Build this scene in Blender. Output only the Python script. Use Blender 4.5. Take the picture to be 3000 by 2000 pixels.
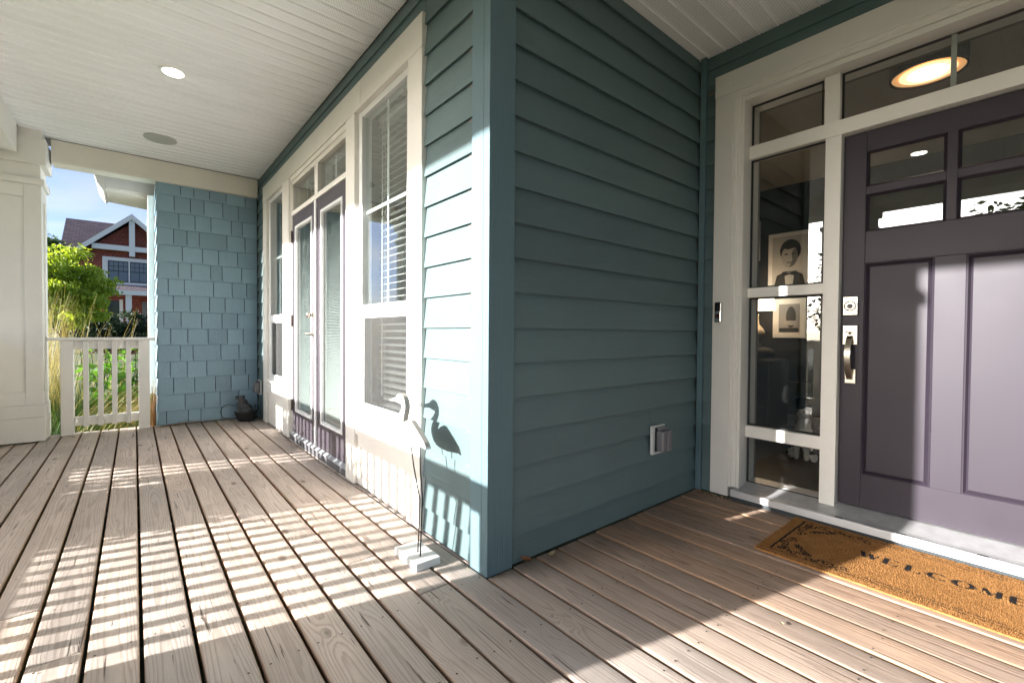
import bpy, bmesh, math, random
import numpy as np
from mathutils import Vector, Matrix

for o in list(bpy.data.objects):
    bpy.data.objects.remove(o, do_unlink=True)
S = bpy.context.scene
COL = S.collection
rnd = random.Random(11)

# ------------------------------------------------------------------ camera
CAMPOS = Vector((-1.1606, -1.5464, 1.06))
YAW, PITCH, ROLL = 0.696037, -0.018142, 0.0071658
fw = Vector((math.sin(YAW)*math.cos(PITCH), math.cos(YAW)*math.cos(PITCH), math.sin(PITCH)))
rt = Vector((math.cos(YAW), -math.sin(YAW), 0)); up = rt.cross(fw)
r2 = rt*math.cos(ROLL)+up*math.sin(ROLL); u2 = up*math.cos(ROLL)-rt*math.sin(ROLL)
cd = bpy.data.cameras.new('camera'); cam = bpy.data.objects.new('camera', cd); COL.objects.link(cam)
cd.sensor_fit = 'HORIZONTAL'; cd.sensor_width = 36; cd.lens = 36*1324.4/3000
cd.clip_start = 0.05; cd.clip_end = 500
cam.matrix_world = Matrix(((r2.x, u2.x, -fw.x, CAMPOS.x), (r2.y, u2.y, -fw.y, CAMPOS.y), (r2.z, u2.z, -fw.z, CAMPOS.z), (0, 0, 0, 1)))
S.camera = cam

# ------------------------------------------------------------------ sun, sky, exposure
LDIR = Vector((1, -0.24, -0.272)).normalized()
SUN_EL = math.asin(-LDIR.z)
SUN_AZ = math.atan2(-LDIR.x, -LDIR.y)          # clockwise from +Y
sd = bpy.data.lights.new('sun', 'SUN'); sun = bpy.data.objects.new('sun', sd); COL.objects.link(sun)
sd.energy = 4.4; sd.angle = math.radians(0.55); sd.color = (1.0, 0.97, 0.935)
sun.rotation_euler = LDIR.to_track_quat('-Z', 'Y').to_euler()
W = bpy.data.worlds.new('World'); S.world = W; W.use_nodes = True
wn, wl = W.node_tree.nodes, W.node_tree.links
bg = wn['Background']; bg.inputs['Strength'].default_value = 0.10
sky = wn.new('ShaderNodeTexSky'); sky.sky_type = 'NISHITA'; sky.sun_disc = False
sky.sun_elevation = SUN_EL; sky.sun_rotation = SUN_AZ; sky.air_density = 0.5; sky.dust_density = 2.6; sky.ozone_density = 2.5
tc = wn.new('ShaderNodeTexCoord'); mp = wn.new('ShaderNodeMapping'); mp.inputs['Scale'].default_value = (1.6, 1.6, 5.0)
nz = wn.new('ShaderNodeTexNoise'); nz.inputs['Scale'].default_value = 2.6; nz.inputs['Detail'].default_value = 7; nz.inputs['Distortion'].default_value = 0.6
cr = wn.new('ShaderNodeValToRGB'); cr.color_ramp.elements[0].position = 0.42; cr.color_ramp.elements[1].position = 0.72
cr.color_ramp.elements[0].color = (0, 0, 0, 1); cr.color_ramp.elements[1].color = (.55, .55, .55, 1)
bw = wn.new('ShaderNodeRGBToBW'); mul = wn.new('ShaderNodeVectorMath'); mul.operation = 'SCALE'
comb = wn.new('ShaderNodeCombineXYZ'); mix = wn.new('ShaderNodeMixRGB')
wl.new(tc.outputs['Generated'], mp.inputs['Vector']); wl.new(mp.outputs[0], nz.inputs['Vector']); wl.new(nz.outputs['Fac'], cr.inputs[0])
wl.new(sky.outputs[0], bw.inputs[0])
for i in range(3): wl.new(bw.outputs[0], comb.inputs[i])
wl.new(comb.outputs[0], mul.inputs[0]); mul.inputs['Scale'].default_value = 1.45
wl.new(cr.outputs[0], mix.inputs[0]); wl.new(sky.outputs[0], mix.inputs[1]); wl.new(mul.outputs[0], mix.inputs[2]); wl.new(mix.outputs[0], bg.inputs['Color'])
S.view_settings.view_transform = 'Standard'; S.view_settings.look = 'None'
S.view_settings.exposure = 2.08; S.view_settings.gamma = 1.0; S.view_settings.use_curve_mapping = False
S.render.engine = 'CYCLES'
S.cycles.use_denoising = True; S.cycles.max_bounces = 8; S.cycles.diffuse_bounces = 4
S.cycles.transparent_max_bounces = 16; S.cycles.sample_clamp_indirect = 6.0; S.cycles.caustics_reflective = False; S.cycles.caustics_refractive = False

# ------------------------------------------------------------------ material helpers
MATS = {}
class NT:
    def __init__(s, name):
        s.m = bpy.data.materials.new(name); s.m.use_nodes = True
        s.n, s.l = s.m.node_tree.nodes, s.m.node_tree.links
        s.b = s.n['Principled BSDF']; s.out = s.n['Material Output']
    def node(s, t, **kw):
        n = s.n.new(t)
        for k, v in kw.items():
            if k.startswith('_'): setattr(n, k[1:], v)
            else: s.put(n.inputs[k], v)
        return n
    def put(s, sock, v):
        if hasattr(v, 'is_output'): s.l.new(v, sock)
        elif hasattr(v, 'outputs'): s.l.new(v.outputs[0], sock)
        else:
            if isinstance(v, tuple) and len(v) == 3 and sock.type == 'RGBA': v = v+(1,)
            sock.default_value = v
    def math(s, op, a, b=0.0, c=0.0):
        n = s.n.new('ShaderNodeMath'); n.operation = op
        for i, v in enumerate((a, b, c)): s.put(n.inputs[i], v)
        return n.outputs[0]
    def mixc(s, f, a, b, mode='MIX'):
        n = s.n.new('ShaderNodeMixRGB'); n.blend_type = mode
        for i, v in enumerate((f, a, b)): s.put(n.inputs[i], v)
        return n.outputs[0]
    def ramp(s, f, stops):
        n = s.n.new('ShaderNodeValToRGB'); e = n.color_ramp.elements
        while len(e) < len(stops): e.new(0.5)
        for i, (p, c) in enumerate(stops):
            e[i].position = p; e[i].color = (c, c, c, 1) if not isinstance(c, tuple) else c+(1,)
        s.put(n.inputs[0], f); return n.outputs[0]
    def coords(s, scale=(1, 1, 1), rand=True, kind='Object'):
        t = s.n.new('ShaderNodeTexCoord'); v = t.outputs[kind]
        if rand:
            oi = s.n.new('ShaderNodeObjectInfo')
            k = s.n.new('ShaderNodeVectorMath'); k.operation = 'SCALE'; k.inputs[0].default_value = (37.1, 91.7, 53.3)
            s.l.new(oi.outputs['Random'], k.inputs['Scale'])
            a = s.n.new('ShaderNodeVectorMath'); a.operation = 'ADD'; s.l.new(v, a.inputs[0]); s.l.new(k.outputs[0], a.inputs[1]); v = a.outputs[0]
        m = s.n.new('ShaderNodeMapping'); m.inputs['Scale'].default_value = scale; s.l.new(v, m.inputs[0])
        return m.outputs[0]
    def noise(s, vec, scale, detail=4, rough=.55, dist=0.0):
        n = s.n.new('ShaderNodeTexNoise'); s.l.new(vec, n.inputs['Vector'])
        n.inputs['Scale'].default_value = scale; n.inputs['Detail'].default_value = detail; n.inputs['Roughness'].default_value = rough; n.inputs['Distortion'].default_value = dist
        return n.outputs['Fac']
    def bump(s, h, strength=.3, dist=.004, normal=None):
        n = s.n.new('ShaderNodeBump'); n.inputs['Strength'].default_value = strength; n.inputs['Distance'].default_value = dist
        s.put(n.inputs['Height'], h)
        if normal is not None: s.put(n.inputs['Normal'], normal)
        s.l.new(n.outputs[0], s.b.inputs['Normal']); return n.outputs[0]
    def rnd(s):
        return s.n.new('ShaderNodeObjectInfo').outputs['Random']
    def set(s, **kw):
        names = {'color': 'Base Color', 'rough': 'Roughness', 'metal': 'Metallic', 'spec': 'Specular IOR Level', 'trans': 'Transmission Weight', 'ior': 'IOR', 'sss': 'Subsurface Weight', 'sheen': 'Sheen Weight', 'coat': 'Coat Weight', 'ec': 'Emission Color', 'es': 'Emission Strength'}
        for k, v in kw.items(): s.put(s.b.inputs[names[k]], v)
        return s

def paint(name, col, rough=.5, grain=None, gs=.35, gd=.0016, dirt=.12, vary=.06):
    t = NT(name)
    sc = {'X': (4, 130, 130), 'Y': (130, 4, 130), 'Z': (130, 130, 4), None: (25, 25, 25)}[grain]
    v = t.coords(sc); g = t.noise(v, 1.0, 5, .6, .4)
    v2 = t.coords((1, 1, 1)); d = t.noise(v2, 3.5, 5, .6); d2 = t.noise(v2, 40, 3, .6)
    c = t.mixc(t.ramp(d, [(.35, dirt), (.7, 0.0)]), col, tuple(x*.62 for x in col))
    c = t.mixc(t.ramp(d2, [(.62, 0.0), (.78, dirt*1.3)]), c, tuple(x*.5 for x in col))
    hv = t.node('ShaderNodeHueSaturation', Color=c, Value=t.math('ADD', t.math('MULTIPLY', t.rnd(), vary*2), 1-vary))
    t.set(color=hv, rough=t.math('ADD', t.math('MULTIPLY', d, .2), rough-.1))
    t.bump(g, gs, gd)
    return t.m

def plain(name, col, rough=.5, metal=0.0, **kw):
    t = NT(name); v = t.coords((1, 1, 1)); d = t.noise(v, 14, 4)
    t.set(color=t.mixc(t.ramp(d, [(.3, .18), (.7, 0.0)]), col, tuple(x*.7 for x in col)), rough=rough, metal=metal, **kw)
    return t.m

def emit(name, col, strength):
    t = NT(name); t.set(color=col, ec=col, es=strength, rough=.5); return t.m

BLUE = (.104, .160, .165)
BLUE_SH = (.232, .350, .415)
CREAM = (.79, .762, .70)
M = {}
for ax in 'XYZ':
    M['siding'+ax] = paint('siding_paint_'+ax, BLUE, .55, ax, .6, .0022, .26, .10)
    M['cream'+ax] = paint('cream_paint_'+ax, CREAM, .5, ax, .14, .0006, .15, .03)
M['corner'] = paint('corner_board_paint', (.108, .180, .202), .6, 'Z', .9, .0030, .12, .03)
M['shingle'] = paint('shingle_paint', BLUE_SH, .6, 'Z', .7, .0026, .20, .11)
M['creamflat'] = plain('smooth_cream_paint', (.78, .752, .69), .5)
M['vinyl'] = plain('white_vinyl', (.78, .79, .78), .35)
M['beam'] = paint('beam_paint', (.74, .70, .61), .5, 'X', .25, .0012, .16, .03)
M['sheath'] = plain('dark_sheathing', (.05, .06, .065), .9)

def wood_mat():
    t = NT('weathered_deck_wood')
    v = t.coords((1, 1, 1))
    sep = t.n.new('ShaderNodeSeparateXYZ'); t.l.new(v, sep.inputs[0]); X, Y, Z = sep.outputs
    tc = t.n.new('ShaderNodeTexCoord'); so = t.n.new('ShaderNodeSeparateXYZ'); t.l.new(tc.outputs['Object'], so.inputs[0])
    long1 = t.noise(t.coords((3.0, .8, 3.0)), 1.0, 3, .5)
    long2 = t.noise(t.coords((2.2, .45, 2.2)), 1.0, 2, .5)
    # knots: stretched voronoi cells
    vk = t.n.new('ShaderNodeTexVoronoi'); vk.feature = 'F1'; vk.inputs['Scale'].default_value = 1.0; vk.inputs['Randomness'].default_value = 1.0
    t.l.new(t.coords((6.0, 2.6, 6.0)), vk.inputs['Vector'])
    kd = vk.outputs['Distance']
    kinf = t.math('POWER', 2.718, t.math('MULTIPLY', kd, -9.0))
    # ring distance through a flat-sawn board
    xl = t.math('ADD', so.outputs[0], t.math('MULTIPLY', t.math('SUBTRACT', long1, .5), .10))
    dep = t.math('ADD', .012, t.math('MULTIPLY', long2, .075))
    rr = t.math('SQRT', t.math('ADD', t.math('MULTIPLY', xl, xl), t.math('MULTIPLY', dep, dep)))
    rr = t.math('ADD', rr, t.math('MULTIPLY', kinf, .045))
    ringn = t.noise(t.coords((90, 3, 90)), 1.0, 3, .6)
    ring = t.math('ADD', t.math('MULTIPLY', rr, 150.0), t.math('MULTIPLY', ringn, 1.1))
    fr = t.math('FRACT', ring)
    line = t.ramp(fr, [(0.0, 0.0), (.50, .12), (.80, 1.0), (.92, 1.0), (1.0, 0.0)])
    fine = t.noise(t.coords((420, 7, 420)), 1.0, 4, .65)
    fiber = t.ramp(fine, [(.35, 0.0), (.68, 1.0)])
    crk = t.noise(t.coords((70, 2.2, 70)), 1.0, 4, .55, .6)
    crack = t.ramp(crk, [(.315, 1.0), (.335, 0.0)])
    blot = t.noise(t.coords((7, 1.6, 7)), 1.0, 4, .55)
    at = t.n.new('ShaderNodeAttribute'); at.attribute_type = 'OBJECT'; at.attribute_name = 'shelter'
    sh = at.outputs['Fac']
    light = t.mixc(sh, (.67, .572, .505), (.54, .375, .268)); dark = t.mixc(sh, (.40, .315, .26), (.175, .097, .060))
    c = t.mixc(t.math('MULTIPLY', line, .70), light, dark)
    c = t.mixc(t.math('MULTIPLY', fiber, .30), c, dark)
    c = t.mixc(t.ramp(blot, [(.35, .45), (.60, 0.0)]), c, t.mixc(.5, dark, (.34, .31, .29)))
    kcore = t.ramp(kd, [(.03, 1.0), (.075, .75), (.12, 0.0)])
    ksel = t.math('GREATER_THAN', t.node('ShaderNodeSeparateColor', Color=vk.outputs['Color']).outputs[0], .45)
    kc = t.math('MULTIPLY', kcore, ksel)
    c = t.mixc(t.math('MULTIPLY', kc, .75), c, (.10, .062, .04))
    c = t.mixc(t.math('MULTIPLY', crack, .8), c, (.07, .045, .03))
    gp = t.n.new('ShaderNodeNewGeometry'); wp = t.n.new('ShaderNodeMapping'); t.l.new(gp.outputs['Position'], wp.inputs[0])
    stain = t.noise(wp.outputs[0], 1.7, 5, .6, .5); st2 = t.noise(wp.outputs[0], 9.0, 4, .6)
    c = t.mixc(t.ramp(stain, [(.36, .34), (.56, 0.0)]), c, t.mixc(.5, dark, (.30, .25, .21)))
    c = t.mixc(t.ramp(st2, [(.62, 0.0), (.72, .25)]), c, dark)
    # the sides of the boards keep their fresher, warmer wood
    edge = t.ramp(t.math('ABSOLUTE', so.outputs[0]), [(.0598, 0.0), (.0660, .75)])
    c = t.mixc(edge, c, (.36, .225, .135))
    hv = t.node('ShaderNodeHueSaturation', Color=c, Value=t.math('ADD', t.math('MULTIPLY', t.rnd(), .26), .87), Saturation=t.math('ADD', t.math('MULTIPLY', t.rnd(), .3), .85))
    t.set(color=hv, rough=.72, spec=.3)
    h = t.math('SUBTRACT', t.math('SUBTRACT', t.math('MULTIPLY', fiber, -.35), t.math('MULTIPLY', line, .5)), t.math('MULTIPLY', crack, 2.0))
    t.bump(h, .5, .0016)
    return t.m
M['wood'] = wood_mat()

def soffit_mat():
    t = NT('perforated_soffit_vinyl')
    tcn = t.n.new('ShaderNodeTexCoord'); sp = t.n.new('ShaderNodeSeparateXYZ'); t.l.new(tcn.outputs['Object'], sp.inputs[0])
    p = .0128
    row = t.math('FLOOR', t.math('DIVIDE', sp.outputs[1], p))
    odd = t.math('MULTIPLY', t.math('MODULO', t.math('ABSOLUTE', row), 2.0), .5)
    u = t.math('SUBTRACT', t.math('FRACT', t.math('ADD', t.math('DIVIDE', sp.outputs[0], p*1.25), odd)), .5)
    w = t.math('SUBTRACT', t.math('FRACT', t.math('DIVIDE', sp.outputs[1], p)), .5)
    d = t.math('SQRT', t.math('ADD', t.math('MULTIPLY', t.math('MULTIPLY', u, u), 1.56), t.math('MULTIPLY', w, w)))
    hole = t.math('MULTIPLY', t.math('LESS_THAN', d, .155), t.math('LESS_THAN', t.math('ABSOLUTE', sp.outputs[1]), .0385))
    c = t.mixc(hole, (.87, .875, .87), (.03, .03, .03))
    dn = t.noise(t.coords((1.5, 6, 6)), 1.0, 4)
    c = t.mixc(t.ramp(dn, [(.4, .10), (.65, 0.0)]), c, (.55, .53, .47))
    c = t.node('ShaderNodeHueSaturation', Color=c, Value=t.math('ADD', .97, t.math('MULTIPLY', t.rnd(), .05)))
    t.set(color=c, rough=.42)
    t.bump(t.math('MULTIPLY', hole, -1.0), .4, .002)
    return t.m
M['soffit'] = soffit_mat()

def door_mat():
    t = NT('dark_plum_door_paint')
    g = t.noise(t.coords((150, 150, 7)), 1.0, 4, .6, .3); d = t.noise(t.coords((1, 1, 1)), 5, 4)
    t.set(color=t.mixc(t.ramp(d, [(.35, .25), (.7, 0.0)]), (.031, .0238, .0345), (.022, .0172, .0248)), rough=t.math('ADD', .40, t.math('MULTIPLY', d, .14)), spec=.29)
    t.bump(g, .16, .0007); return t.m
M['door'] = door_mat()
M['door2'] = plain('plum_french_door_paint', (.060, .050, .062), .36)

def glass_mat(name, tint=(.93, .96, .95), boost=1.35, grime=.035):
    t = NT(name); n, l = t.n, t.l
    n.remove(t.b)
    tr = n.new('ShaderNodeBsdfTransparent'); tr.inputs[0].default_value = tint+(1,)
    gl = n.new('ShaderNodeBsdfGlossy'); gl.inputs['Roughness'].default_value = 0.004; gl.inputs['Color'].default_value = (1, 1, 1, 1)
    df = n.new('ShaderNodeBsdfDiffuse'); df.inputs[0].default_value = (.6, .6, .58, 1)
    fr = n.new('ShaderNodeFresnel'); ge = n.new('ShaderNodeNewGeometry'); l.new(t.math('ADD', 1.52, t.math('MULTIPLY', ge.outputs['Backfacing'], 1/1.52-1.52)), fr.inputs['IOR'])
    mx = n.new('ShaderNodeMixShader'); l.new(t.math('MINIMUM', t.math('MULTIPLY', fr.outputs[0], boost), 1.0), mx.inputs[0]); l.new(tr.outputs[0], mx.inputs[1]); l.new(gl.outputs[0], mx.inputs[2])
    mx2 = n.new('ShaderNodeMixShader'); g = t.noise(t.coords((9, 9, 9)), 1.0, 5, .7); l.new(t.ramp(g, [(.5, 0.0), (.85, grime)]), mx2.inputs[0]); l.new(mx.outputs[0], mx2.inputs[1]); l.new(df.outputs[0], mx2.inputs[2])
    l.new(mx2.outputs[0], t.out.inputs['Surface']); return t.m
M['glass'] = glass_mat('window_glass')
M['glass_dark'] = glass_mat('entry_glass', (.94, .95, .945), 1.25, .03)

def screen_mat():
    t = NT('insect_screen'); n, l = t.n, t.l
    tr = n.new('ShaderNodeBsdfTransparent'); mx = n.new('ShaderNodeMixShader')
    t.set(color=(.07, .07, .068), rough=.8); mx.inputs[0].default_value = .38
    g = t.noise(t.coords((420, 420, 420)), 1.0, 2); l.new(t.ramp(g, [(.35, .22), (.65, .36)]), mx.inputs[0])
    l.new(tr.outputs[0], mx.inputs[1]); l.new(t.b.outputs[0], mx.inputs[2]); l.new(mx.outputs[0], t.out.inputs['Surface']); return t.m
M['screen'] = screen_mat()

def alum_mat():
    t = NT('ribbed_aluminium'); tcn = t.n.new('ShaderNodeTexCoord'); sp = t.n.new('ShaderNodeSeparateXYZ'); t.l.new(tcn.outputs['Object'], sp.inputs[0])
    w = t.math('FRACT', t.math('MULTIPLY', sp.outputs[0], 170.0))
    d = t.noise(t.coords((20, 20, 20)), 1.0, 4)
    t.set(color=t.mixc(t.ramp(d, [(.35, .5), (.65, 0.0)]), (.52, .52, .53), (.36, .355, .35)), metal=.55, rough=.42)
    t.bump(w, .35, .0015); return t.m
M['alum'] = alum_mat()
M['nickel'] = plain('brushed_nickel', (.62, .57, .48), .27, 1.0)
M['nickel_dark'] = plain('dark_keyway', (.05, .045, .04), .4, .6)
M['brass'] = plain('aged_hinge_metal', (.20, .16, .13), .45, .8)
M['black'] = plain('black_plastic', (.02, .02, .021), .4)
M['blackgloss'] = plain('black_gloss', (.008, .008, .008), .08)
M['grey_plastic'] = plain('translucent_grey_plastic', (.20, .20, .21), .2)
M['white_plate'] = plain('white_plate', (.75, .75, .72), .4)
M['chrome'] = plain('chrome', (.6, .6, .6), .14, 1.0)
M['redlens'] = plain('dark_red_lens', (.09, .01, .012), .1)
M['slat'] = plain('blind_slat_white', (.60, .60, .58), .45)
M['minislat'] = plain('mini_blind_white', (.50, .51, .49), .4)
M['led'] = emit('lit_led_disc', (1, .95, .86), 9.0)
M['ledring'] = plain('downlight_ring', (.80, .79, .76), .35)
M['speaker'] = plain('speaker_grille', (.40, .41, .38), .6)
M['birdwhite'] = paint('chipped_white_paint', (.80, .79, .76), .6, 'Z', .4, .0012, .2, .02)
M['birdedge'] = paint('worn_bird_edge', (.42, .37, .33), .7, 'Z', .5, .0012, .5, .02)
M['rod'] = plain('rusty_rod', (.045, .032, .026), .6, .5)
M['stone'] = plain('wet_slate', (.055, .057, .062), .35)
M['dry'] = plain('dry_leaf_brown', (.26, .12, .055), .7)
M['dry2'] = plain('dry_leaf_tan', (.46, .38, .22), .7)
M['wall_dark'] = plain('navy_black_wall', (.012, .013, .017), .55)
M['wall_grey'] = plain('warm_grey_wall', (.20, .19, .17), .8)
M['int_ceiling'] = plain('interior_ceiling', (.42, .37, .31), .8)
M['room_wall'] = plain('dim_room_wall', (.07, .068, .062), .8)
M['int_floor'] = plain('interior_floor', (.022, .018, .015), .3)
M['fascia'] = plain('white_fascia', (.74, .73, .70), .5)
M['roofing'] = plain('asphalt_roof', (.075, .065, .07), .9)

# ------------------------------------------------------------------ geometry helpers
WORLD = {}
class MB:
    """collects geometry in world coordinates; build() makes it one mesh object"""
    def __init__(s): s.v = []; s.f = []; s.mi = []
    def add(s, vs, fs, mi=0):
        o = len(s.v); s.v += [tuple(p) for p in vs]; s.f += [tuple(o+i for i in f) for f in fs]; s.mi += [mi]*len(fs); return s
    def box(s, x0, x1, y0, y1, z0, z1, mi=0):
        x0, x1 = sorted((x0, x1)); y0, y1 = sorted((y0, y1)); z0, z1 = sorted((z0, z1))
        return s.add([(x0, y0, z0), (x1, y0, z0), (x1, y1, z0), (x0, y1, z0), (x0, y0, z1), (x1, y0, z1), (x1, y1, z1), (x0, y1, z1)],
                     [(0, 3, 2, 1), (4, 5, 6, 7), (0, 1, 5, 4), (1, 2, 6, 5), (2, 3, 7, 6), (3, 0, 4, 7)], mi)
    def prism(s, prof, axis, a, b, mi=0):
        """prof: 2D points in the two other axes (x,z for Y; y,z for X; x,y for Z)"""
        n = len(prof)
        def pt(p, t): return {'X': (t, p[0], p[1]), 'Y': (p[0], t, p[1]), 'Z': (p[0], p[1], t)}[axis]
        vs = [pt(p, a) for p in prof]+[pt(p, b) for p in prof]
        fs = [tuple(range(n)), tuple(range(2*n-1, n-1, -1))]+[(i, n+i, n+(i+1) % n, (i+1) % n) for i in range(n)]
        return s.add(vs, fs, mi)
    def ring(s, axis, o, i, po, pi, mi=0, wind=1):
        """sloped rectangular frame. axis X: rects (y0,y1,z0,z1); outer at x=po, inner at x=pi"""
        def c(r, p):
            a0, a1, b0, b1 = r
            q = [(a0, b0), (a1, b0), (a1, b1), (a0, b1)]
            return [(p, u, w) if axis == 'X' else (u, p, w) for u, w in q]
        vs = c(o, po)+c(i, pi)
        return s.add(vs, [(k, (k+1) % 4, 4+(k+1) % 4, 4+k) for k in range(4)], mi)
    def lathe(s, prof, c, n=24, mi=0, axis='Z', caps=True):
        vs = []
        for r, h in prof:
            for k in range(n):
                a = 2*math.pi*k/n; u, w = r*math.cos(a), r*math.sin(a)
                vs.append({'Z': (c[0]+u, c[1]+w, c[2]+h), 'X': (c[0]+h, c[1]+u, c[2]+w), 'Y': (c[0]+u, c[1]+h, c[2]+w)}[axis])
        fs = []
        for j in range(len(prof)-1):
            for k in range(n):
                fs.append((j*n+k, j*n+(k+1) % n, (j+1)*n+(k+1) % n, (j+1)*n+k))
        if caps: fs.append(tuple(range(n-1, -1, -1))); fs.append(tuple((len(prof)-1)*n+k for k in range(n)))
        return s.add(vs, fs, mi)
    def tube(s, pts, r, n=6, mi=0):
        pts = [Vector(p) for p in pts]; vs = []
        rs = r if isinstance(r, (list, tuple)) else [r]*len(pts)
        for i, p in enumerate(pts):
            t = (pts[min(i+1, len(pts)-1)]-pts[max(i-1, 0)]).normalized()
            a = t.cross(Vector((0.31, 0.47, 0.83))).normalized(); b = t.cross(a)
            for k in range(n):
                an = 2*math.pi*k/n; vs.append(p+(a*math.cos(an)+b*math.sin(an))*rs[i])
        fs = [(i*n+k, i*n+(k+1) % n, (i+1)*n+(k+1) % n, (i+1)*n+k) for i in range(len(pts)-1) for k in range(n)]
        fs.append(tuple(range(n-1, -1, -1))); fs.append(tuple((len(pts)-1)*n+k for k in range(n)))
        return s.add(vs, fs, mi)
    def build(s, name, mat, parent=None, bev=0.0, smooth=False, segs=2, origin=None):
        mats = mat if isinstance(mat, (list, tuple)) else [mat]
        arr = np.array(s.v, dtype=float); mn, mxx = arr.min(0), arr.max(0)
        if origin is None: origin = ((mn[0]+mxx[0])/2, (mn[1]+mxx[1])/2, mn[2]) if parent is None else tuple((mn+mxx)/2)
        origin = Vector(origin)
        me = bpy.data.meshes.new(name); me.from_pydata([(x-origin.x, y-origin.y, z-origin.z) for x, y, z in s.v], [], s.f)
        for m in mats: me.materials.append(m)
        if len(mats) > 1:
            for p, k in zip(me.polygons, s.mi): p.material_index = k
        bm = bmesh.new(); bm.from_mesh(me)
        if bev or smooth: bmesh.ops.remove_doubles(bm, verts=bm.verts, dist=1e-6)
        bmesh.ops.recalc_face_normals(bm, faces=bm.faces)
        if bev:
            ed = [e for e in bm.edges if len(e.link_faces) == 2 and e.calc_face_angle(0) > .5]
            bmesh.ops.bevel(bm, geom=ed, offset=bev, offset_type='OFFSET', segments=segs, profile=.5, affect='EDGES', clamp_overlap=True)
        if smooth:
            for f in bm.faces: f.smooth = True
        bm.to_mesh(me); bm.free()
        ob = bpy.data.objects.new(name, me); COL.objects.link(ob)
        place(ob, origin, parent); return ob

def place(ob, origin, parent):
    WORLD[ob.name] = Vector(origin)
    if parent is not None:
        ob.parent = parent; ob.location = Vector(origin)-WORLD[parent.name]
    else: ob.location = Vector(origin)

def thing(name, loc, label=None, cat=None, group=None, kind=None, parent=None):
    o = bpy.data.objects.new(name, None); o.empty_display_size = .1; COL.objects.link(o); place(o, loc, parent)
    tag(o, label, cat, group, kind); return o
def tag(o, label=None, cat=None, group=None, kind=None):
    if label: o['label'] = label
    if cat: o['category'] = cat
    if group: o['group'] = group
    if kind: o['kind'] = kind
    return o
def box(name, mat, parent, x0, x1, y0, y1, z0, z1, bev=0.0, **kw):
    return MB().box(x0, x1, y0, y1, z0, z1).build(name, mat, parent, bev, **kw)

CEIL = 2.92
# ================================================================== GROUND
gm = NT('lawn_ground'); gv = gm.coords((1, 1, 1), False); g1 = gm.noise(gv, 1.2, 6); g2 = gm.noise(gv, 30, 4)
gm.set(color=gm.mixc(gm.ramp(g1, [(.35, 0.0), (.65, 1.0)]), gm.mixc(g2, (.05, .085, .025), (.10, .14, .045)), gm.mixc(g2, (.12, .105, .06), (.075, .10, .035))), rough=.95); gm.bump(g2, .8, .03)
tag(MB().add([(-160, -160, -.42), (160, -160, -.42), (160, 200, -.42), (-160, 200, -.42)], [(0, 1, 2, 3)]).build('ground', gm.m), 'green and brown lawn ground around the porch', 'ground', kind='structure')

# ================================================================== DECK
deck = thing('deck_floor', (-.5, 1.5, 0), 'weathered grey wooden porch deck of long boards', 'deck', kind='structure')
PITCH_B, K0 = .1443, -1.148
JOINTS = {-3: [.902], -2: [.498], -1: [2.99], 0: [2.581], 1: [2.162], 2: [1.758], 3: [1.34], 4: [.909], 5: [.501], 6: [.083], 7: [1.383, -.9], -4: [1.32], -5: [1.74], -6: [2.2], 9: [-1.9], 12: [-1.6]}
def board(k, y0, y1, xmax=1.79):
    x0 = K0+k*PITCH_B+.0058; x1 = K0+(k+1)*PITCH_B-.0058
    x1 = min(x1, xmax)
    xc = (x0+x1)/2; w = (x1-x0)/2
    dz = rnd.uniform(-.0022, .0015); tilt = rnd.uniform(-.006, .006)
    r = .0065; prof = [(-w, -.036)]
    for a in (180, 157, 135, 112, 90): prof.append((-w+r+r*math.cos(math.radians(a)), -r+r*math.sin(math.radians(a))))
    cup = -.0012
    prof += [(-w*.4, cup*.8), (0, cup), (w*.4, cup*.8)]
    for a in (90, 67, 45, 22, 0): prof.append((w-r+r*math.cos(math.radians(a)), -r+r*math.sin(math.radians(a))))
    prof.append((w, -.036))
    prof = [(xc+p, q+dz+p*tilt) for p, q in prof]
    m = MB(); n = len(prof); ys = [y0+.0015, y0+.005, y1-.005, y1-.0015]
    vs = []
    for j, y in enumerate(ys):
        for (p, q) in prof:
            vs.append((p, y, q-(.003 if j in (0, 3) and q > -.03 else 0)))
    fs = [(j*n+i, j*n+(i+1) % n, (j+1)*n+(i+1) % n, (j+1)*n+i) for j in range(3) for i in range(n)]
    fs += [tuple(range(n)), tuple(range(4*n-1, 3*n-1, -1))]
    m.add(vs, fs)
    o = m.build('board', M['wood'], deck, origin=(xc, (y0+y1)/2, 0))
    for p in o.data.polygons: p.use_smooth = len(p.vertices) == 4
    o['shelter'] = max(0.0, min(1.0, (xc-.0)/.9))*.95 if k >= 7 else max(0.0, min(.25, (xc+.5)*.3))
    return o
for k in range(-10, 21):
    ylo, yhi = -2.6, (4.93 if k < 7 else (4.78 if k == 7 else .012))
    cuts = [ylo]+sorted(j for j in JOINTS.get(k, []) if ylo < j < yhi)+[yhi]
    for a, b in zip(cuts[:-1], cuts[1:]): board(k, a, b)
board(8, .0235, 4.78, .043)
box('rim_joist', M['sheath'], deck, -2.55, 1.78, 4.90, 4.925, -.30, -.045)
for yj in np.arange(-2.4, 4.8, .4064): box('joist', M['sheath'], deck, -2.28, (.0 if yj > -.1 else 1.76), yj-.019, yj+.019, -.25, -.038)

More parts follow.
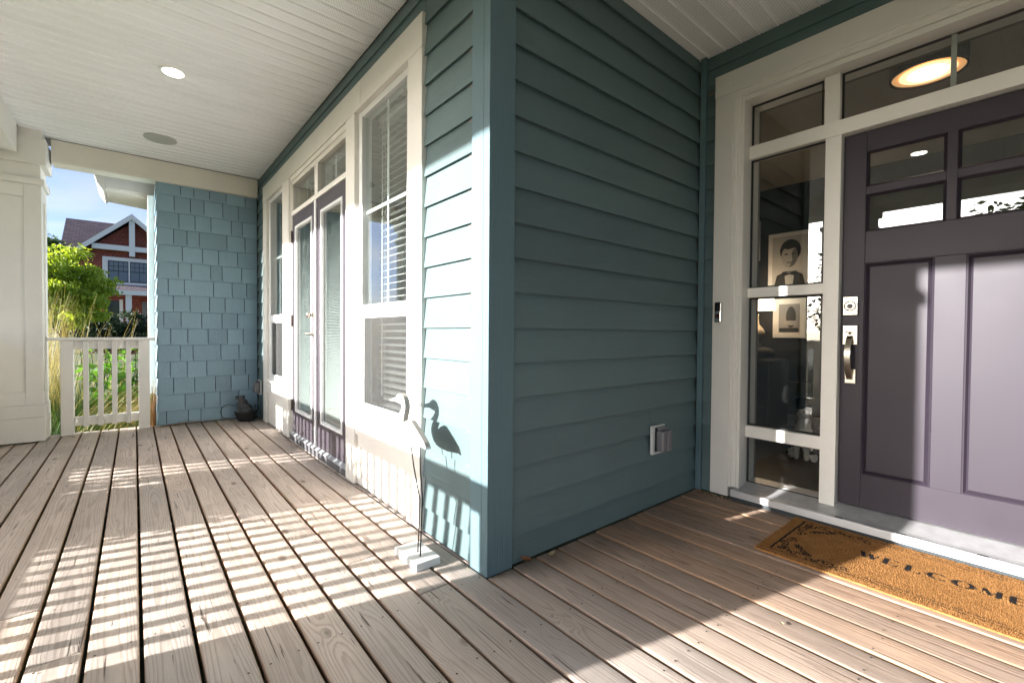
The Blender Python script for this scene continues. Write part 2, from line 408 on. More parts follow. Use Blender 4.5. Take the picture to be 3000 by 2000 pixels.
m = MB()
for k in range(-8, 20):
    for yj in np.arange(-2.4, 4.8, .4064):
        if k >= 8 and yj > -.05: continue
        for fx in (.22, .78):
            cx_, cy_ = K0+(k+fx)*PITCH_B+rnd.uniform(-.006, .006), yj+rnd.uniform(-.01, .01)
            m.add([(cx_+.0038*math.cos(a), cy_+.0038*math.sin(a), .0016) for a in np.linspace(0, 5.5, 7)], [tuple(range(7))])
sc_ = m.build('screw_heads', plain('dark_screw', (.06, .048, .04), .5, .6), deck); sc_['kind'] = 'stuff'
# ================================================================== CEILING
ceil = thing('porch_ceiling', (-.5, 1.5, CEIL), 'white perforated vinyl soffit ceiling over the porch', 'ceiling', kind='structure')
SP = .1062
y = 4.74
prof0 = [(-.5, .004), (-.44, .004), (-.405, -.006), (-.37, -.0), (.44, 0), (.47, -.0), (.5, .004), (.5, .016), (-.5, .016)]
while y > -2.7:
    yc = y-SP/2; x1 = .024 if yc-SP/2 > .012 else 1.826
    prof = [(yc+p*SP, CEIL+q) for p, q in prof0]
    MB().prism(prof, 'X', -1.965, x1).build('soffit_strip', M['soffit'], ceil, origin=(-.97, yc, CEIL))
    y -= SP
rf = thing('porch_roof', (-.5, 1.5, 3.0), 'flat roof slab hidden above the porch ceiling', 'roof', kind='structure')
box('roof_slab', M['roofing'], rf, -3.88, 5.0, -3.6, 5.4, 3.03, 3.16)
box('eave_soffit', M['fascia'], rf, -3.90, -2.362, -3.6, 5.4, 3.0, 3.025)
box('fascia_board', M['fascia'], rf, -3.93, -3.902, -3.6, 5.4, 2.995, 3.18)

# ================================================================== SIDING WALLS
ZK = [.133+.1586*k for k in range(-1, 19)]
def courses(parent, plane, axis, a, b, outx, zmax, sgn=-1, zmin=.008, cut=None, lap=.015):
    """lap siding. axis 'Y': wall faces sgn*x at x=outx, planks run along y; axis 'X': wall faces -y at y=outx"""
    for k in range(len(ZK)-1):
        z0, z1 = max(ZK[k], zmin), ZK[k+1]+.028
        if z0 >= zmax-.01: break
        z1 = min(z1, zmax)
        t = (z1-z0)/(.1586+.028)
        pr = [(outx-.003, z0), (outx+.012, z0+.004), (outx+.012+lap*t, z1), (outx+lap*t+.001, z1)]
        spans = [(a, b)]
        jz = rnd.uniform(-.0013, .0013)
        pr = [(u, w+jz+(.0 if i_ < 2 else 0)) for i_, (u, w) in enumerate(pr)]
        if cut and k == cut[0]: spans = [(a, cut[1]-.0008), (cut[1]+.0008, b)]
        for i, (p, q) in enumerate(spans):
            dz = -.006*i
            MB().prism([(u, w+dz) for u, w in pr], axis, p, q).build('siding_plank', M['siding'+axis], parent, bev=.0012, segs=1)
# french door wall
fwall = thing('siding_wall', (.1, 2.4, 0), 'blue lap-sided wall around the french doors and blinds window', 'wall')
courses(fwall, 0, 'Y', .128, .6, .018, CEIL)
courses(fwall, 0, 'Y', 4.395, 4.80, .018, CEIL)
for k in (16, 17, 18):
    z0 = ZK[k]; z1 = min(ZK[k+1]+.028, CEIL)
    if z0 < 2.70: z0 = 2.70
    MB().prism([(.018, z0), (.028, z0), (.041, z1), (.032, z1)], 'Y', .6, 4.395).build('siding_plank', M['sidingY'], fwall)
for (a, b, z0, z1) in ((.205, .752, 0, 2.95), (1.545, 1.70, 0, 2.95), (3.285, 3.505, 0, 2.95), (4.24, 4.86, 0, 2.95), (.752, 1.545, 0, .49), (3.505, 4.24, 0, .49), (.752, 1.545, 2.56, 2.95), (1.70, 3.285, 2.56, 2.95), (3.505, 4.24, 2.56, 2.95)):
    box('wall_core', M['wall_grey'], fwall, .046, .21, a, b, z0, z1)
# return wall
rwall = thing('siding_wall', (.95, .05, 0), 'long blue lap-sided return wall between the corner board and front door', 'wall')
courses(rwall, 0, 'X', .135, 1.800, .016, CEIL, cut=(3, 1.262), lap=.021)
box('wall_core', M['wall_grey'], rwall, .03, 2.10, .044, .20, 0, 2.95)
box('inside_corner_strip', M['corner'], rwall, 1.795, 1.822, -.022, .016, .004, CEIL, .002)
box('corner_board', M['corner'], rwall, 0.0, .143, 0.0, .044, .003, CEIL, .0025)
box('corner_board', M['corner'], rwall, 0.0, .045, .0445, .133, .003, CEIL, .0025)
# entry wall strip
ewall = thing('siding_wall', (1.85, -1.2, 0), 'narrow blue lap-sided strip beside and above the entry door casing', 'wall')
courses(ewall, 0, 'Y', -.088, -.022, 1.812, 2.66)
for k in (16, 17, 18):
    z0 = max(ZK[k], 2.72); z1 = min(ZK[k+1]+.028, CEIL)
    MB().prism([(1.812, z0), (1.822, z0), (1.835, z1), (1.826, z1)], 'Y', -2.7, -.022).build('siding_plank', M['sidingY'], ewall)
courses(ewall, 0, 'Y', -2.7, -2.44, 1.812, 2.70)
for (a, b, z0, z1) in ((-.255, .0, 0, 2.95), (-3.0, -2.24, 0, 2.95), (-2.24, -.255, 2.555, 2.95)):
    box('wall_core', M['wall_grey'], ewall, 1.84, 2.10, a, b, z0, z1)

nwall = thing('siding_wall', (.9, -2.66, 0), 'unseen blue wall added to darken the entry recess', 'wall')  # unseen wall, added to keep sky light out of the entry recess
box('wall_core', M['sidingX'], nwall, .02, 1.84, -2.75, -2.62, 0, 2.95)
# ================================================================== SHINGLE WALL
swall = thing('shingle_wall', (-.45, 4.83, 0), 'blue cedar-shingle wall at the far end of the porch', 'wall')
ROWS = [[-0.75, -0.627, -0.476, -0.31, -0.113], [-0.809, -0.66, -0.53, -0.345, -0.186], [-0.767, -0.618, -0.464, -0.26, -0.145], [-0.815, -0.694, -0.578, -0.305, -0.117], [-0.737, -0.548, -0.389, -0.195], [-0.776, -0.655, -0.469, -0.355, -0.152], [-0.867, -0.72, -0.441, -0.253, -0.099], [-0.823, -0.668, -0.482, -0.327, -0.124], [-0.908, -0.753, -0.558, -0.358, -0.198], [-0.848, -0.691, -0.497, -0.305, -0.14], [-0.762, -0.643, -0.371, -0.184], [-0.854, -0.699, -0.512, -0.235, -0.117], [-0.824, -0.629, -0.427, -0.269, -0.083], [-0.72, -0.536, -0.38, -0.186], [-0.889, -0.689, -0.57, -0.367, -.15]]
for i, row in enumerate(ROWS):
    z0 = .156+.1857*(13-i) if i < 14 else .010
    z1 = (.156+.1857*(14-i) if i > 0 else 2.72)+.03
    if i == 0: z0, z1 = 2.569, 2.72
    xs = [-.962]+row+[.016]
    for a, b in zip(xs[:-1], xs[1:]):
        dz = rnd.uniform(-.003, .003); th = rnd.uniform(.012, .016)
        yf = 4.800+rnd.uniform(-.0015, .0015)
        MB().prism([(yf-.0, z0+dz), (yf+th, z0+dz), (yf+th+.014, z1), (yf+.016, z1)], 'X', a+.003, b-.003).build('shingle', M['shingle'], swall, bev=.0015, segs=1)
# side face of the bay, seen edge-on
for i in range(15):
    z0 = .010 if i == 0 else .156+.1857*(i-1); z1 = .156+.1857*i+.03
    ys = [4.803]
    while ys[-1] < 5.16: ys.append(ys[-1]+rnd.uniform(.09, .19))
    ys[-1] = 5.16
    for a, b in zip(ys[:-1], ys[1:]):
        if b-a < .01: continue
        MB().prism([(-.978, z0), (-.964, z0), (-.950, z1), (-.962, z1)], 'Y', a+.002, b-.002).build('shingle', M['shingle'], swall, bev=.0015, segs=1)
box('wall_core', M['sheath'], swall, -.950, .30, 4.835, 5.2, 0, 2.95)
box('wall_core', M['sheath'], swall, -.93, .30, 5.2, 11.0, -.4, 2.95)
box('side_window_casing', M['creamZ'], swall, -1.034, -.955, 5.165, 5.30, .40, 2.62, .003)
box('side_window_casing', M['creamZ'], swall, -1.012, -.955, 6.5, 6.63, .40, 2.62, .003)
box('side_window_sill', M['creamY'], swall, -1.03, -.955, 5.14, 6.66, .33, .40, .003)
box('side_window_pane', M['blackgloss'], swall, -.965, -.955, 5.30, 6.5, .40, 2.62)
tr_ = thing('bay_eave', (-1.2, 7, 2.6), 'white boxed eave of the bay beyond the shingle wall', 'eave')
MB().prism([(-1.40, 2.64), (-.93, 2.60), (-.93, 2.95), (-1.40, 2.95)], 'Y', 5.33, 5.95).build('soffit_box', M['fascia'], tr_, bev=.003)
MB().prism([(-1.47, 2.70), (-1.42, 2.62), (-1.402, 2.62), (-1.402, 2.93), (-1.49, 2.93), (-1.49, 2.78)], 'Y', 5.28, 5.95).build('gutter', M['fascia'], tr_, bev=.002)
box('frieze_board', M['fascia'], tr_, -1.40, -.93, 5.30, 5.328, 2.66, 2.90, .002)

# ================================================================== TRIM AROUND FRENCH DOORS
ft = thing('french_door_casing', (.01, 2.4, 0), 'cream trim boards framing the french doors and both tall windows', 'door casing')
box('header_board', M['creamY'], ft, 0.0, .045, .592, 1.432, 2.557, 2.735, .003)
box('header_board', M['creamY'], ft, 0.0, .045, 1.4335, 4.41, 2.557, 2.735, .003)
for (a, b) in ((.594, .757), (1.54, 1.703), (3.282, 3.508), (4.232, 4.408)):
    box('casing_board', M['creamZ'], ft, 0.001, .045, a, b, .012, 2.5555, .003)
for (a, b) in ((.758, 1.539), (3.509, 4.231)):
    box('apron_board', M['creamY'], ft, .004, .045, a, b, .362, .498, .003)
    box('lower_panel', M['creamZ'], ft, .024, .045, a, b, .012, .3615)
    box('sill_nose', M['creamY'], ft, -.012 if a > 3 else .000, .045, a, b, .4985, .515, .003)

# ================================================================== WINDOWS
def window(lab, ya, yb, blind):
    w = thing('window', (.06, (ya+yb)/2, .5), lab, 'window')
    z0, z1 = .516, 2.556
    fwid = .062
    box('frame_jamb', M['vinyl'], w, .030, .10, ya+.001, ya+fwid, z0, z1, .003)
    box('frame_jamb', M['vinyl'], w, .030, .10, yb-fwid, yb-.001, z0, z1, .003)
    box('frame_head', M['vinyl'], w, .031, .10, ya+fwid, yb-fwid, 2.512, z1, .003)
    box('frame_foot', M['vinyl'], w, .031, .10, ya+fwid, yb-fwid, z0, .567, .003)
    box('meeting_rail', M['vinyl'], w, .027, .095, ya+fwid, yb-fwid, 1.168, 1.243, .003)
    p = box('pane', M['glass'], w, .054, .058, ya+fwid-.004, yb-fwid+.004, 1.24, 2.515)
    box('pane', M['glass'], w, .064, .068, ya+fwid-.004, yb-fwid+.004, .564, 1.171)
    ym = (ya+yb)/2-.01 if blind else (ya+yb)/2
    box('muntin', M['vinyl'], p, .0625, .068, ym-.010, ym+.010, 1.244, 2.511)
    box('muntin', M['vinyl'], p, .0615, .0688, ya+fwid, yb-fwid, 1.863, 1.883)
    box('insect_screen', M['screen'], w, .046, .0465, ya+fwid, yb-fwid, .567, 1.168)
    for (a, b, c, d) in ((ya+fwid, ya+fwid+.012, .567, 1.168), (yb-fwid-.012, yb-fwid, .567, 1.168), (ya+fwid+.012, yb-fwid-.012, .567, .579), (ya+fwid+.012, yb-fwid-.012, 1.156, 1.168)):
        box('screen_frame', M['vinyl'], w, .041, .0455, a, b, c, d)
    box('jamb_lining', M['wall_grey'], w, .10, .215, yb-.008, yb+.004, z0, z1)
    box('jamb_lining', M['wall_grey'], w, .10, .215, ya-.004, ya+.008, z0, z1)
    box('inner_sill', M['vinyl'], w, .10, .235, ya, yb, z0-.02, z0+.006)
    return w
win = window('tall white window with wide venetian blinds nearest the corner board', .757, 1.54, True)
win2 = window('tall narrow window beside the shingle wall left of the french doors', 3.508, 4.232, False)
bl = thing('window_blind', (.19, 1.15, .52), 'white wide-slat venetian blind inside the window nearest the corner', 'blind')
zz = .56; i = 0
while zz < 2.47:
    tilt = math.radians(13 if zz < 1.9 else 33)
    c, s_ = math.cos(tilt)*.025, math.sin(tilt)*.025
    MB().prism([(.188-c, zz-s_), (.188-c*.3, zz-s_*.3+.002), (.188+c*.3, zz+s_*.3+.002), (.188+c, zz+s_), (.188+c, zz+s_-.0025), (.188-c, zz-s_-.0025)], 'Y', .79, 1.505).build('slat', M['slat'], bl)
    zz += .0465
box('head_rail', M['slat'], bl, .155, .215, .785, 1.51, 2.49, 2.545, .003)
box('bottom_rail', M['slat'], bl, .163, .213, .79, 1.505, .525, .545, .004)
for yy in (.90, 1.40): MB().tube([(.162, yy, .53), (.162, yy, 2.5)], .0016, 5).build('cord', M['slat'], bl)
MB().tube([(.150, 1.42, .62), (.150, 1.42, 1.2), (.152, 1.42, 2.48)], .0045, 6).build('tilt_wand', M['slat'], bl)

# ================================================================== FRENCH DOORS
ff = thing('french_door_frame', (.09, 2.5, 0), 'cream frame of the french doors with two transom lights', 'door frame')
for (yy, s_) in ((3.28, -1), (1.703, 1)):
    for j, (xa, xb, w) in enumerate(((.006, .015, .016), (.0155, .022, .026), (.0225, .028, .036), (.0285, .15, .045))):
        box('jamb', M['creamZ'], ff, xa, xb, yy, yy+s_*w, .02, 2.5555-.0, .0015)
    box('jamb_stop', M['creamZ'], ff, .034, .15, yy+s_*.045, yy+s_*.058, 2.222, 2.476)
box('head_jamb', M['creamY'], ff, .024, .15, 1.75, 3.233, 2.476, 2.5555, .002)
box('head_moulding', M['creamY'], ff, .012, .0235, 1.73, 3.253, 2.515, 2.5555, .002)
box('transom_bar', M['creamY'], ff, .020, .15, 1.749, 3.234, 2.180, 2.2215, .002)
box('transom_post', M['creamZ'], ff, .026, .15, 2.43, 2.515, 2.222, 2.4755, .002)
for (a, b) in ((1.762, 2.429), (2.516, 3.22)):
    p = box('transom_pane', M['glass'], ff, .056, .060, a, b, 2.222, 2.475)
    box('grille_bar', M['vinyl'], p, .064, .069, (a+b)/2-.008, (a+b)/2+.008, 2.223, 2.474)
thr = MB().prism([(.006, .060), (.006, .066), (.030, .083), (.15, .085), (.15, .004), (.026, .004), (.026, .060)], 'Y', 1.706, 3.278).build('threshold', M['alum'], ff)
box('kick_board', plain('grey_kick_board', (.10, .098, .105), .6), ff, .014, .0255, 1.706, 3.279, .004, .0595)
def french_leaf(lab, ya, yb, active):
    d = thing('french_door', (.1, (ya+yb)/2, .05), lab, 'door', 'pair of french doors')
    x0, x1, zb, zt = .030, .072, .088, 2.178
    sw = .106
    for (a, b) in ((ya, ya+sw), (yb-sw, yb)): box('stile', M['door2'], d, x0, x1, a, b, zb, zt, .002)
    box('top_rail', M['door2'], d, x0, x1, ya+sw, yb-sw, 2.065, zt, .001)
    box('bottom_rail', M['door2'], d, x0, x1, ya+sw, yb-sw, zb, .292, .001)
    o = (ya+sw, yb-sw, .292, 2.065); i1 = (ya+sw+.020, yb-sw-.020, .312, 2.045); i2 = (ya+sw+.026, yb-sw-.026, .318, 2.039)
    MB().ring('X', o, i1, .024, .026).ring('X', i1, i2, .026, .044).ring('X', (o[0]-.005, o[1]+.005, o[2]-.005, o[3]+.005), o, .0305, .024).build('glazing_frame', M['vinyl'], d)
    g = box('pane', M['glass'], d, .045, .048, i2[0]-.004, i2[1]+.004, i2[2]-.004, i2[3]+.004)
    box('pane', M['glass'], d, .066, .069, i2[0]-.004, i2[1]+.004, i2[2]-.004, i2[3]+.004)
    m = MB(); z = i2[2]+.012
    while z < i2[3]-.006:
        m.add([(.0515, i2[0]+.003, z-.0036), (.0625, i2[0]+.003, z+.0036), (.0625, i2[1]-.003, z+.0036), (.0515, i2[1]-.003, z-.0036)], [(0, 1, 2, 3)]); z += .0122
    bo = m.build('mini_blind', M['minislat'], d); bo['kind'] = 'stuff'
    for yy in (i2[0]+.06, i2[1]-.06):
        MB().tube([(.0500, yy, i2[2]), (.0500, yy, i2[3])], .0012, 4).build('blind_cord', M['slat'], d)
    return d
dA = french_leaf('french door leaf with brass knob and lever next to the far window', 2.500, 3.233, True)
dB = french_leaf('french door leaf on the side of the blinds window', 1.752, 2.463, False)
box('astragal', M['vinyl'], dA, .016, .0295, 2.455, 2.500, .088, 2.177, .003)
hx = .030
kn = MB().lathe([(.026, 0), (.026, -.006), (.012, -.012), (.012, -.030), (.024, -.036), (.027, -.050), (.018, -.060), (.0, -.061)], (hx, 2.552, 1.205), 16, axis='X').build('deadbolt_knob', M['nickel'], dA, smooth=True)
MB().lathe([(.030, 0), (.030, -.007), (.013, -.011), (.012, -.045), (.0, -.046)], (hx, 2.552, 1.045), 16, axis='X').build('lever_rose', M['nickel'], dA, smooth=True)
MB().tube([(hx-.042, 2.552, 1.045), (hx-.048, 2.588, 1.045), (hx-.046, 2.655, 1.042)], [.011, .010, .008], 8).build('lever', M['nickel'], dA, smooth=True)
for z in (1.985, 1.168, .345): box('hinge', M['brass'], dA, .014, .0285, 3.220, 3.246, z-.055, z+.055, .002)

# ================================================================== ENTRY SURROUND
es = thing('entry_surround', (1.87, -1.2, 0), 'cream entry frame with sidelight, transom and ribbed sill around the plum door', 'door frame')
box('header_board', M['creamY'], es, 1.792, 1.838, -2.44, -.086, 2.615, 2.752, .003)
box('casing_board', M['creamZ'], es, 1.793, 1.838, -.207, -.089, .012, 2.6135, .003)
box('casing_board', M['creamZ'], es, 1.793, 1.838, -2.437, -2.31, .012, 2.6135, .003)
for (a, s_) in ((-.2075, -1), (-2.3095, 1)):
    MB().prism([(1.838, a), (1.799, a), (1.799, a+s_*.012), (1.812, a+s_*.018), (1.812, a+s_*.030), (1.820, a+s_*.038), (1.838, a+s_*.038)], 'Z', .075, 2.578).build('brick_moulding', M['creamflat'], es)
    box('side_jamb', M['creamZ'], es, 1.824, 2.05, a+s_*.0385, a+s_*.056, .07, 2.575, .0015)
MB().prism([(1.838, 2.6145), (1.799, 2.6145), (1.799, 2.6025), (1.812, 2.5965), (1.812, 2.5845), (1.820, 2.5785), (1.838, 2.5785)], 'Y', -2.3095, -.2075).build('brick_moulding', M['creamflat'], es)
box('head_jamb', M['creamY'], es, 1.824, 2.05, -2.26, -.264, 2.545, 2.576, .0015)
FX0, FX1 = 1.902, 1.985
box('transom_bar', M['creamY'], es, FX0-.004, FX1, -2.253, -.2645, 2.192, 2.274, .002)
for (a, b) in ((-.762, -.685), (-1.752, -1.675)):
    box('mullion', M['creamZ'], es, FX0, FX1, a, b, .085, 2.1915, .002)
    box('transom_post', M['creamZ'], es, FX0+.002, FX1, a+.012, b+.010, 2.2745, 2.5445, .002)
for (z0, z1) in ((1.302, 1.363), (.395, .470)):
    box('sidelight_rail', M['creamY'], es, FX0+.004, FX1, -.6845, -.2645, z0, z1, .002)
    box('sidelight_rail', M['creamY'], es, FX0+.004, FX1, -2.253, -1.7525, z0, z1, .002)
gx = 1.945
for (a, b) in ((-.684, -.265), (-2.252, -1.753)):
    for (z0, z1) in ((.090, .394), (.471, 1.301), (1.364, 2.191)):
        p = box('pane', M['glass_dark'], es, gx, gx+.005, a, b, z0, z1)
        MB().ring('X', (a, b, z0, z1), (a+.010, b-.010, z0+.010, z1-.010), gx-.012, gx-.001).build('glazing_bead', M['black'], p)
for (a, b) in ((-.662, -.265), (-1.662, -.752), (-2.252, -1.742)):
    p = box('transom_pane', M['glass_dark'], es, gx, gx+.005, a, b, 2.2745, 2.5445)
    MB().ring('X', (a, b, 2.2745, 2.5445), (a+.010, b-.010, 2.284, 2.535), gx-.012, gx-.001).build('glazing_bead', M['black'], p)
    if b > -1 and a < -1: box('grille_bar', plain('grey_green_grille', (.30, .33, .30), .4), p, gx-.008, gx-.002, -1.219, -1.198, 2.275, 2.544)
MB().prism([(1.768, .030), (1.766, .062), (1.772, .070), (1.788, .070), (1.796, .064), (1.83, .068), (1.95, .098), (2.06, .100), (2.06, .030)], 'Y', -2.30, -.236).build('sill', M['alum'], es)
box('sill_nosing', plain('bright_aluminium', (.66, .66, .66), .38, .4), es, 1.764, 1.7705, -2.30, -.2365, .028, .066, .002)
for yy in (-.815, -1.075, -1.36): box('weep_slot', M['black'], es, 1.772, 1.786, yy-.018, yy+.018, .0702, .0712)
box('sill_packer', M['sheath'], es, 1.785, 2.06, -2.30, -.2365, .0, .0295)

# ================================================================== ENTRY DOOR
ed = thing('entry_door', (1.97, -1.215, .105), 'dark plum panelled front door with four small glass lites', 'door')
DX0, DX1, DY0, DY1, DZ0, DZ1 = 1.953, 1.998, -1.672, -.765, .106, 2.188
def dbox(n, y0, y1, z0, z1): box(n, M['door'], ed, DX0, DX1, y0, y1, z0, z1, .0012)
dbox('stile', -.868, DY1, DZ0, DZ1); dbox('stile', DY0, -1.556, DZ0, DZ1)
dbox('rail', -1.555, -.869, 2.074, DZ1); dbox('rail', -1.555, -.869, 1.463, 1.637); dbox('rail', -1.555, -.869, DZ0, .287)
dbox('mid_stile', -1.269, -1.155, .2875, 1.4625)
dbox('muntin', -1.231, -1.190, 1.6375, 2.0735); 
for (a, b) in ((-1.1895, -.8690), (-1.555, -1.2315)): dbox('muntin', a, b, 1.839, 1.884)
for (a, b) in ((-1.1895, -.8690), (-1.555, -1.2315)):
    for (z0, z1) in ((1.6375, 1.8385), (1.8845, 2.0735)):
        b2 = b-.012 if b > -.9 else b; a2 = a+.012 if a < -1.5 else a
        p = box('lite', M['glass_dark'], ed, 1.968, 1.973, a, b, z0, z1)
        MB().ring('X', (a, b, z0, z1), (a+.012, b-.012, z0+.010, z1-.010), DX0-.004, DX0+.013).ring('X', (a-.004, b+.004, z0-.004, z1+.004), (a, b, z0, z1), DX0+.001, DX0-.004).build('lite_moulding', M['door'], p)
for (a, b) in ((-1.1545, -.8685), (-1.5555, -1.2695)):
    o = (a, b, .2875, 1.4625); i1 = (a+.007, b-.007, .2945, 1.4555); i2 = (a+.016, b-.016, .3035, 1.4465); i3 = (a+.024, b-.024, .3115, 1.4385)
    p = MB().ring('X', o, i1, DX0, DX0-.0025).ring('X', i1, i2, DX0-.0025, DX0+.012).ring('X', i2, i3, DX0+.012, DX0+.006)
    p.add([(DX0+.006, i3[0], i3[2]), (DX0+.006, i3[1], i3[2]), (DX0+.006, i3[1], i3[3]), (DX0+.006, i3[0], i3[3])], [(0, 1, 2, 3)])
    p.build('panel', M['door'], ed)
# hardware
hs = MB().box(DX0-.0006, DX0-.016, -.845, -.774, 1.174, 1.281).build('deadbolt', M['nickel'], ed, bev=.004)
MB().lathe([(.029, 0), (.029, -.005), (.024, -.007), (.022, -.005), (.0, -.005)], (DX0-.016, -.8095, 1.2275), 28, axis='X').build('cylinder_ring', M['nickel'], hs)
MB().lathe([(.014, 0), (.013, -.004), (.0, -.0042)], (DX0-.021, -.8095, 1.2255), 20, axis='X').build('keyway', M['nickel_dark'], hs)
hp = MB().box(DX0-.0006, DX0-.014, -.846, -.775, 1.008, 1.119).build('handle_plate', M['nickel'], ed, bev=.004)
MB().box(DX0-.0145, DX0-.042, -.828, -.792, 1.077, 1.082).box(DX0-.0145, DX0-.024, -.814, -.806, 1.066, 1.0765).build('thumb_latch', M['nickel_dark'], hp, bev=.001)
MB().box(DX0-.0006, DX0-.012, -.841, -.787, .789, .873).build('foot_plate', M['nickel'], ed, bev=.004)
m = MB(); vs = []; N = 18
for j in range(N+1):
    t = j/N; z = 1.060-t*(1.060-.812)
    out = .012+.052*math.sin(math.pi*min(1, max(0, t))**.85) if 0 < t < 1 else .010
    for (dx, yy) in ((-out-.005, -.797), (-out-.005, -.826), (-out+.0035, -.826), (-out+.0035, -.797)): vs.append((DX0+dx, yy, z))
fs = [(j*4+k, j*4+(k+1) % 4, (j+1)*4+(k+1) % 4, (j+1)*4+k) for j in range(N) for k in range(4)]+[(0, 1, 2, 3), (N*4+3, N*4+2, N*4+1, N*4)]
m.add(vs, fs).build('pull_handle', M['nickel'], ed, bev=.0012)

# ================================================================== SMALL WALL FIXTURES
db = thing('doorbell', (1.79, -.135, 1.14), 'slim chrome and black camera doorbell on the entry casing', 'doorbell')
bd = MB().box(1.7925, 1.770, -.158, -.113, 1.140, 1.274).build('housing', M['chrome'], db, bev=.007, segs=3)
MB().box(1.7698, 1.7668, -.1535, -.1175, 1.214, 1.270).build('lens_cover', M['blackgloss'], db, bev=.0012)
MB().lathe([(.0145, 0), (.0145, -.003), (.010, -.0045), (.0, -.0045)], (1.7698, -.1355, 1.182), 20, axis='X').build('call_button', M['blackgloss'], db)
MB().lathe([(.0075, 0), (.006, -.0015), (.0, -.002)], (1.7652, -.1355, 1.180), 14, axis='X').build('button_middle', M['redlens'], db)  # dark red middle of the call button, plain colour
def outlet(lab, f, ob):
    o = thing('outlet_box', f(0, .0, -.09), lab, 'outlet cover', 'weatherproof outlet covers')
    def pb(name, mat, u0, u1, d0, d1, z0, z1, bev):
        a, b = f(u0, d0, z0), f(u1, d1, z1); return box(name, mat, o, a[0], b[0], a[1], b[1], a[2], b[2], bev)
    pb('back_plate', M['white_plate'], -.068, .068, 0, .018, -.087, .087, .003)
    pb('gasket', M['black'], -.045, .064, .0182, .024, -.072, .079, .004)
    pb('bubble_cover', M['grey_plastic'], -.042, .066, .0242, .074, -.066, .060, .012)
    pb('cover_hinge', M['grey_plastic'], -.030, .050, .0242, .048, .0605, .078, .005)
    pb('cover_rib', M['grey_plastic'], .000, .010, .0745, .082, -.055, .050, .003)
outlet('grey bubble outlet cover on the blue return wall near the front door', lambda u, d, z: (1.309+u, .014-d, .415+z), 0)
outlet('small grey outlet cover beside the far window next to the shingle wall', lambda u, d, z: (.014-d, 4.62-u, .385+z), 0)

# ================================================================== COLUMNS, BEAMS, RAILINGS
def column(lab, x0, x1, y0, y1, shaft_in):
    c = thing('porch_column', ((x0+x1)/2, (y0+y1)/2, 0), lab, 'column', 'square porch columns')
    sx0, sx1, sy0, sy1 = x0+.012, x1-.012, y0+.012, y1-shaft_in
    box('base_board', M['creamX'], c, x0, x1, y0, y1, .012, .238, .003)
    box('base_board', M['creamX'], c, x0+.003, x1-.003, y0+.003, y1-.003, .2395, .356, .003)
    box('shaft_core', M['creamZ'], c, sx0+.016, sx1-.016, sy0+.016, sy1-.016, .357, 2.45)
    w = .115
    for (fx, s_) in ((sy0, 1), (sy1, -1)):
        ya, yb = sorted((fx, fx+s_*.0155))
        for (a, b) in ((sx0, sx0+w), (sx1-w, sx1)): box('stile_board', M['creamZ'], c, a, b, ya, yb, .3575, 2.409, .002)
        for (z0, z1) in ((.3575, .476), (2.29, 2.409)): box('cross_board', M['creamX'], c, sx0+w+.0005, sx1-w-.0005, ya, yb, z0, z1, .002)
    for (fx, s_) in ((sx0, 1), (sx1, -1)):
        xa, xb = sorted((fx, fx+s_*.0155))
        for (a, b) in ((sy0+.016, sy0+w), (sy1-w, sy1-.016)): box('stile_board', M['creamZ'], c, xa, xb, a, b, .3575, 2.409, .002)
        for (z0, z1) in ((.3575, .476), (2.29, 2.409)): box('cross_board', M['creamX'], c, xa, xb, sy0+w+.0005, sy1-w-.0005, z0, z1, .002)
    box('cap_moulding', M['creamX'], c, sx0-.022, sx1+.022, sy0-.022, sy1+.022, 2.4095, 2.468, .003)
    box('frieze', M['creamX'], c, sx0+.004, sx1-.004, sy0+.004, sy1-.004, 2.4685, 2.598, .002)
    box('cap_block', M['creamX'], c, sx0-.036, sx1+.036, sy0-.030, sy1+.034, 2.5985, 2.84, .003)
    box('cap_block', M['creamX'], c, sx0-.010, sx1+.010, sy0-.008, sy1+.008, 2.8405, CEIL-.002, .002)
column('wide cream square column beside the slatted railing at the far end', -2.42, -1.812, 4.56, 4.94, .012)
column('wide cream square column by the porch steps at the near end of the long railing', -2.42, -1.815, -.068, .480, .070)
bmx = thing('roof_beam', (-.9, 4.84, 2.7), 'cream beam spanning above the slatted railing and shingle wall', 'beam')
box('beam_face', M['beam'], bmx, -1.775, .012, 4.748, 4.768, 2.716, CEIL-.003, .003)
box('beam_soffit', M['beam'], bmx, -1.775, .012, 4.7685, 4.94, 2.700, 2.715, .002)
box('beam_face', M['beam'], bmx, -1.775, -.965, 4.942, 4.962, 2.700, CEIL-.003, .003)
box('bead_strip', M['beam'], bmx, -1.775, .012, 4.742, 4.7475, 2.702, 2.722, .002)
bm2 = thing('roof_beam', (-2.1, 1, 2.67), 'cream beam along the open side of the porch ending at the column', 'beam')
box('beam_face', M['creamY'], bm2, -1.99, -1.966, -2.7, 4.50, 2.684, CEIL+.01, .003)
box('beam_face', M['creamY'], bm2, -2.36, -2.34, -2.7, 4.50, 2.684, CEIL+.01, .003)
box('beam_soffit', M['creamY'], bm2, -2.36, -1.966, -2.7, 4.50, 2.668, 2.6835, .003)

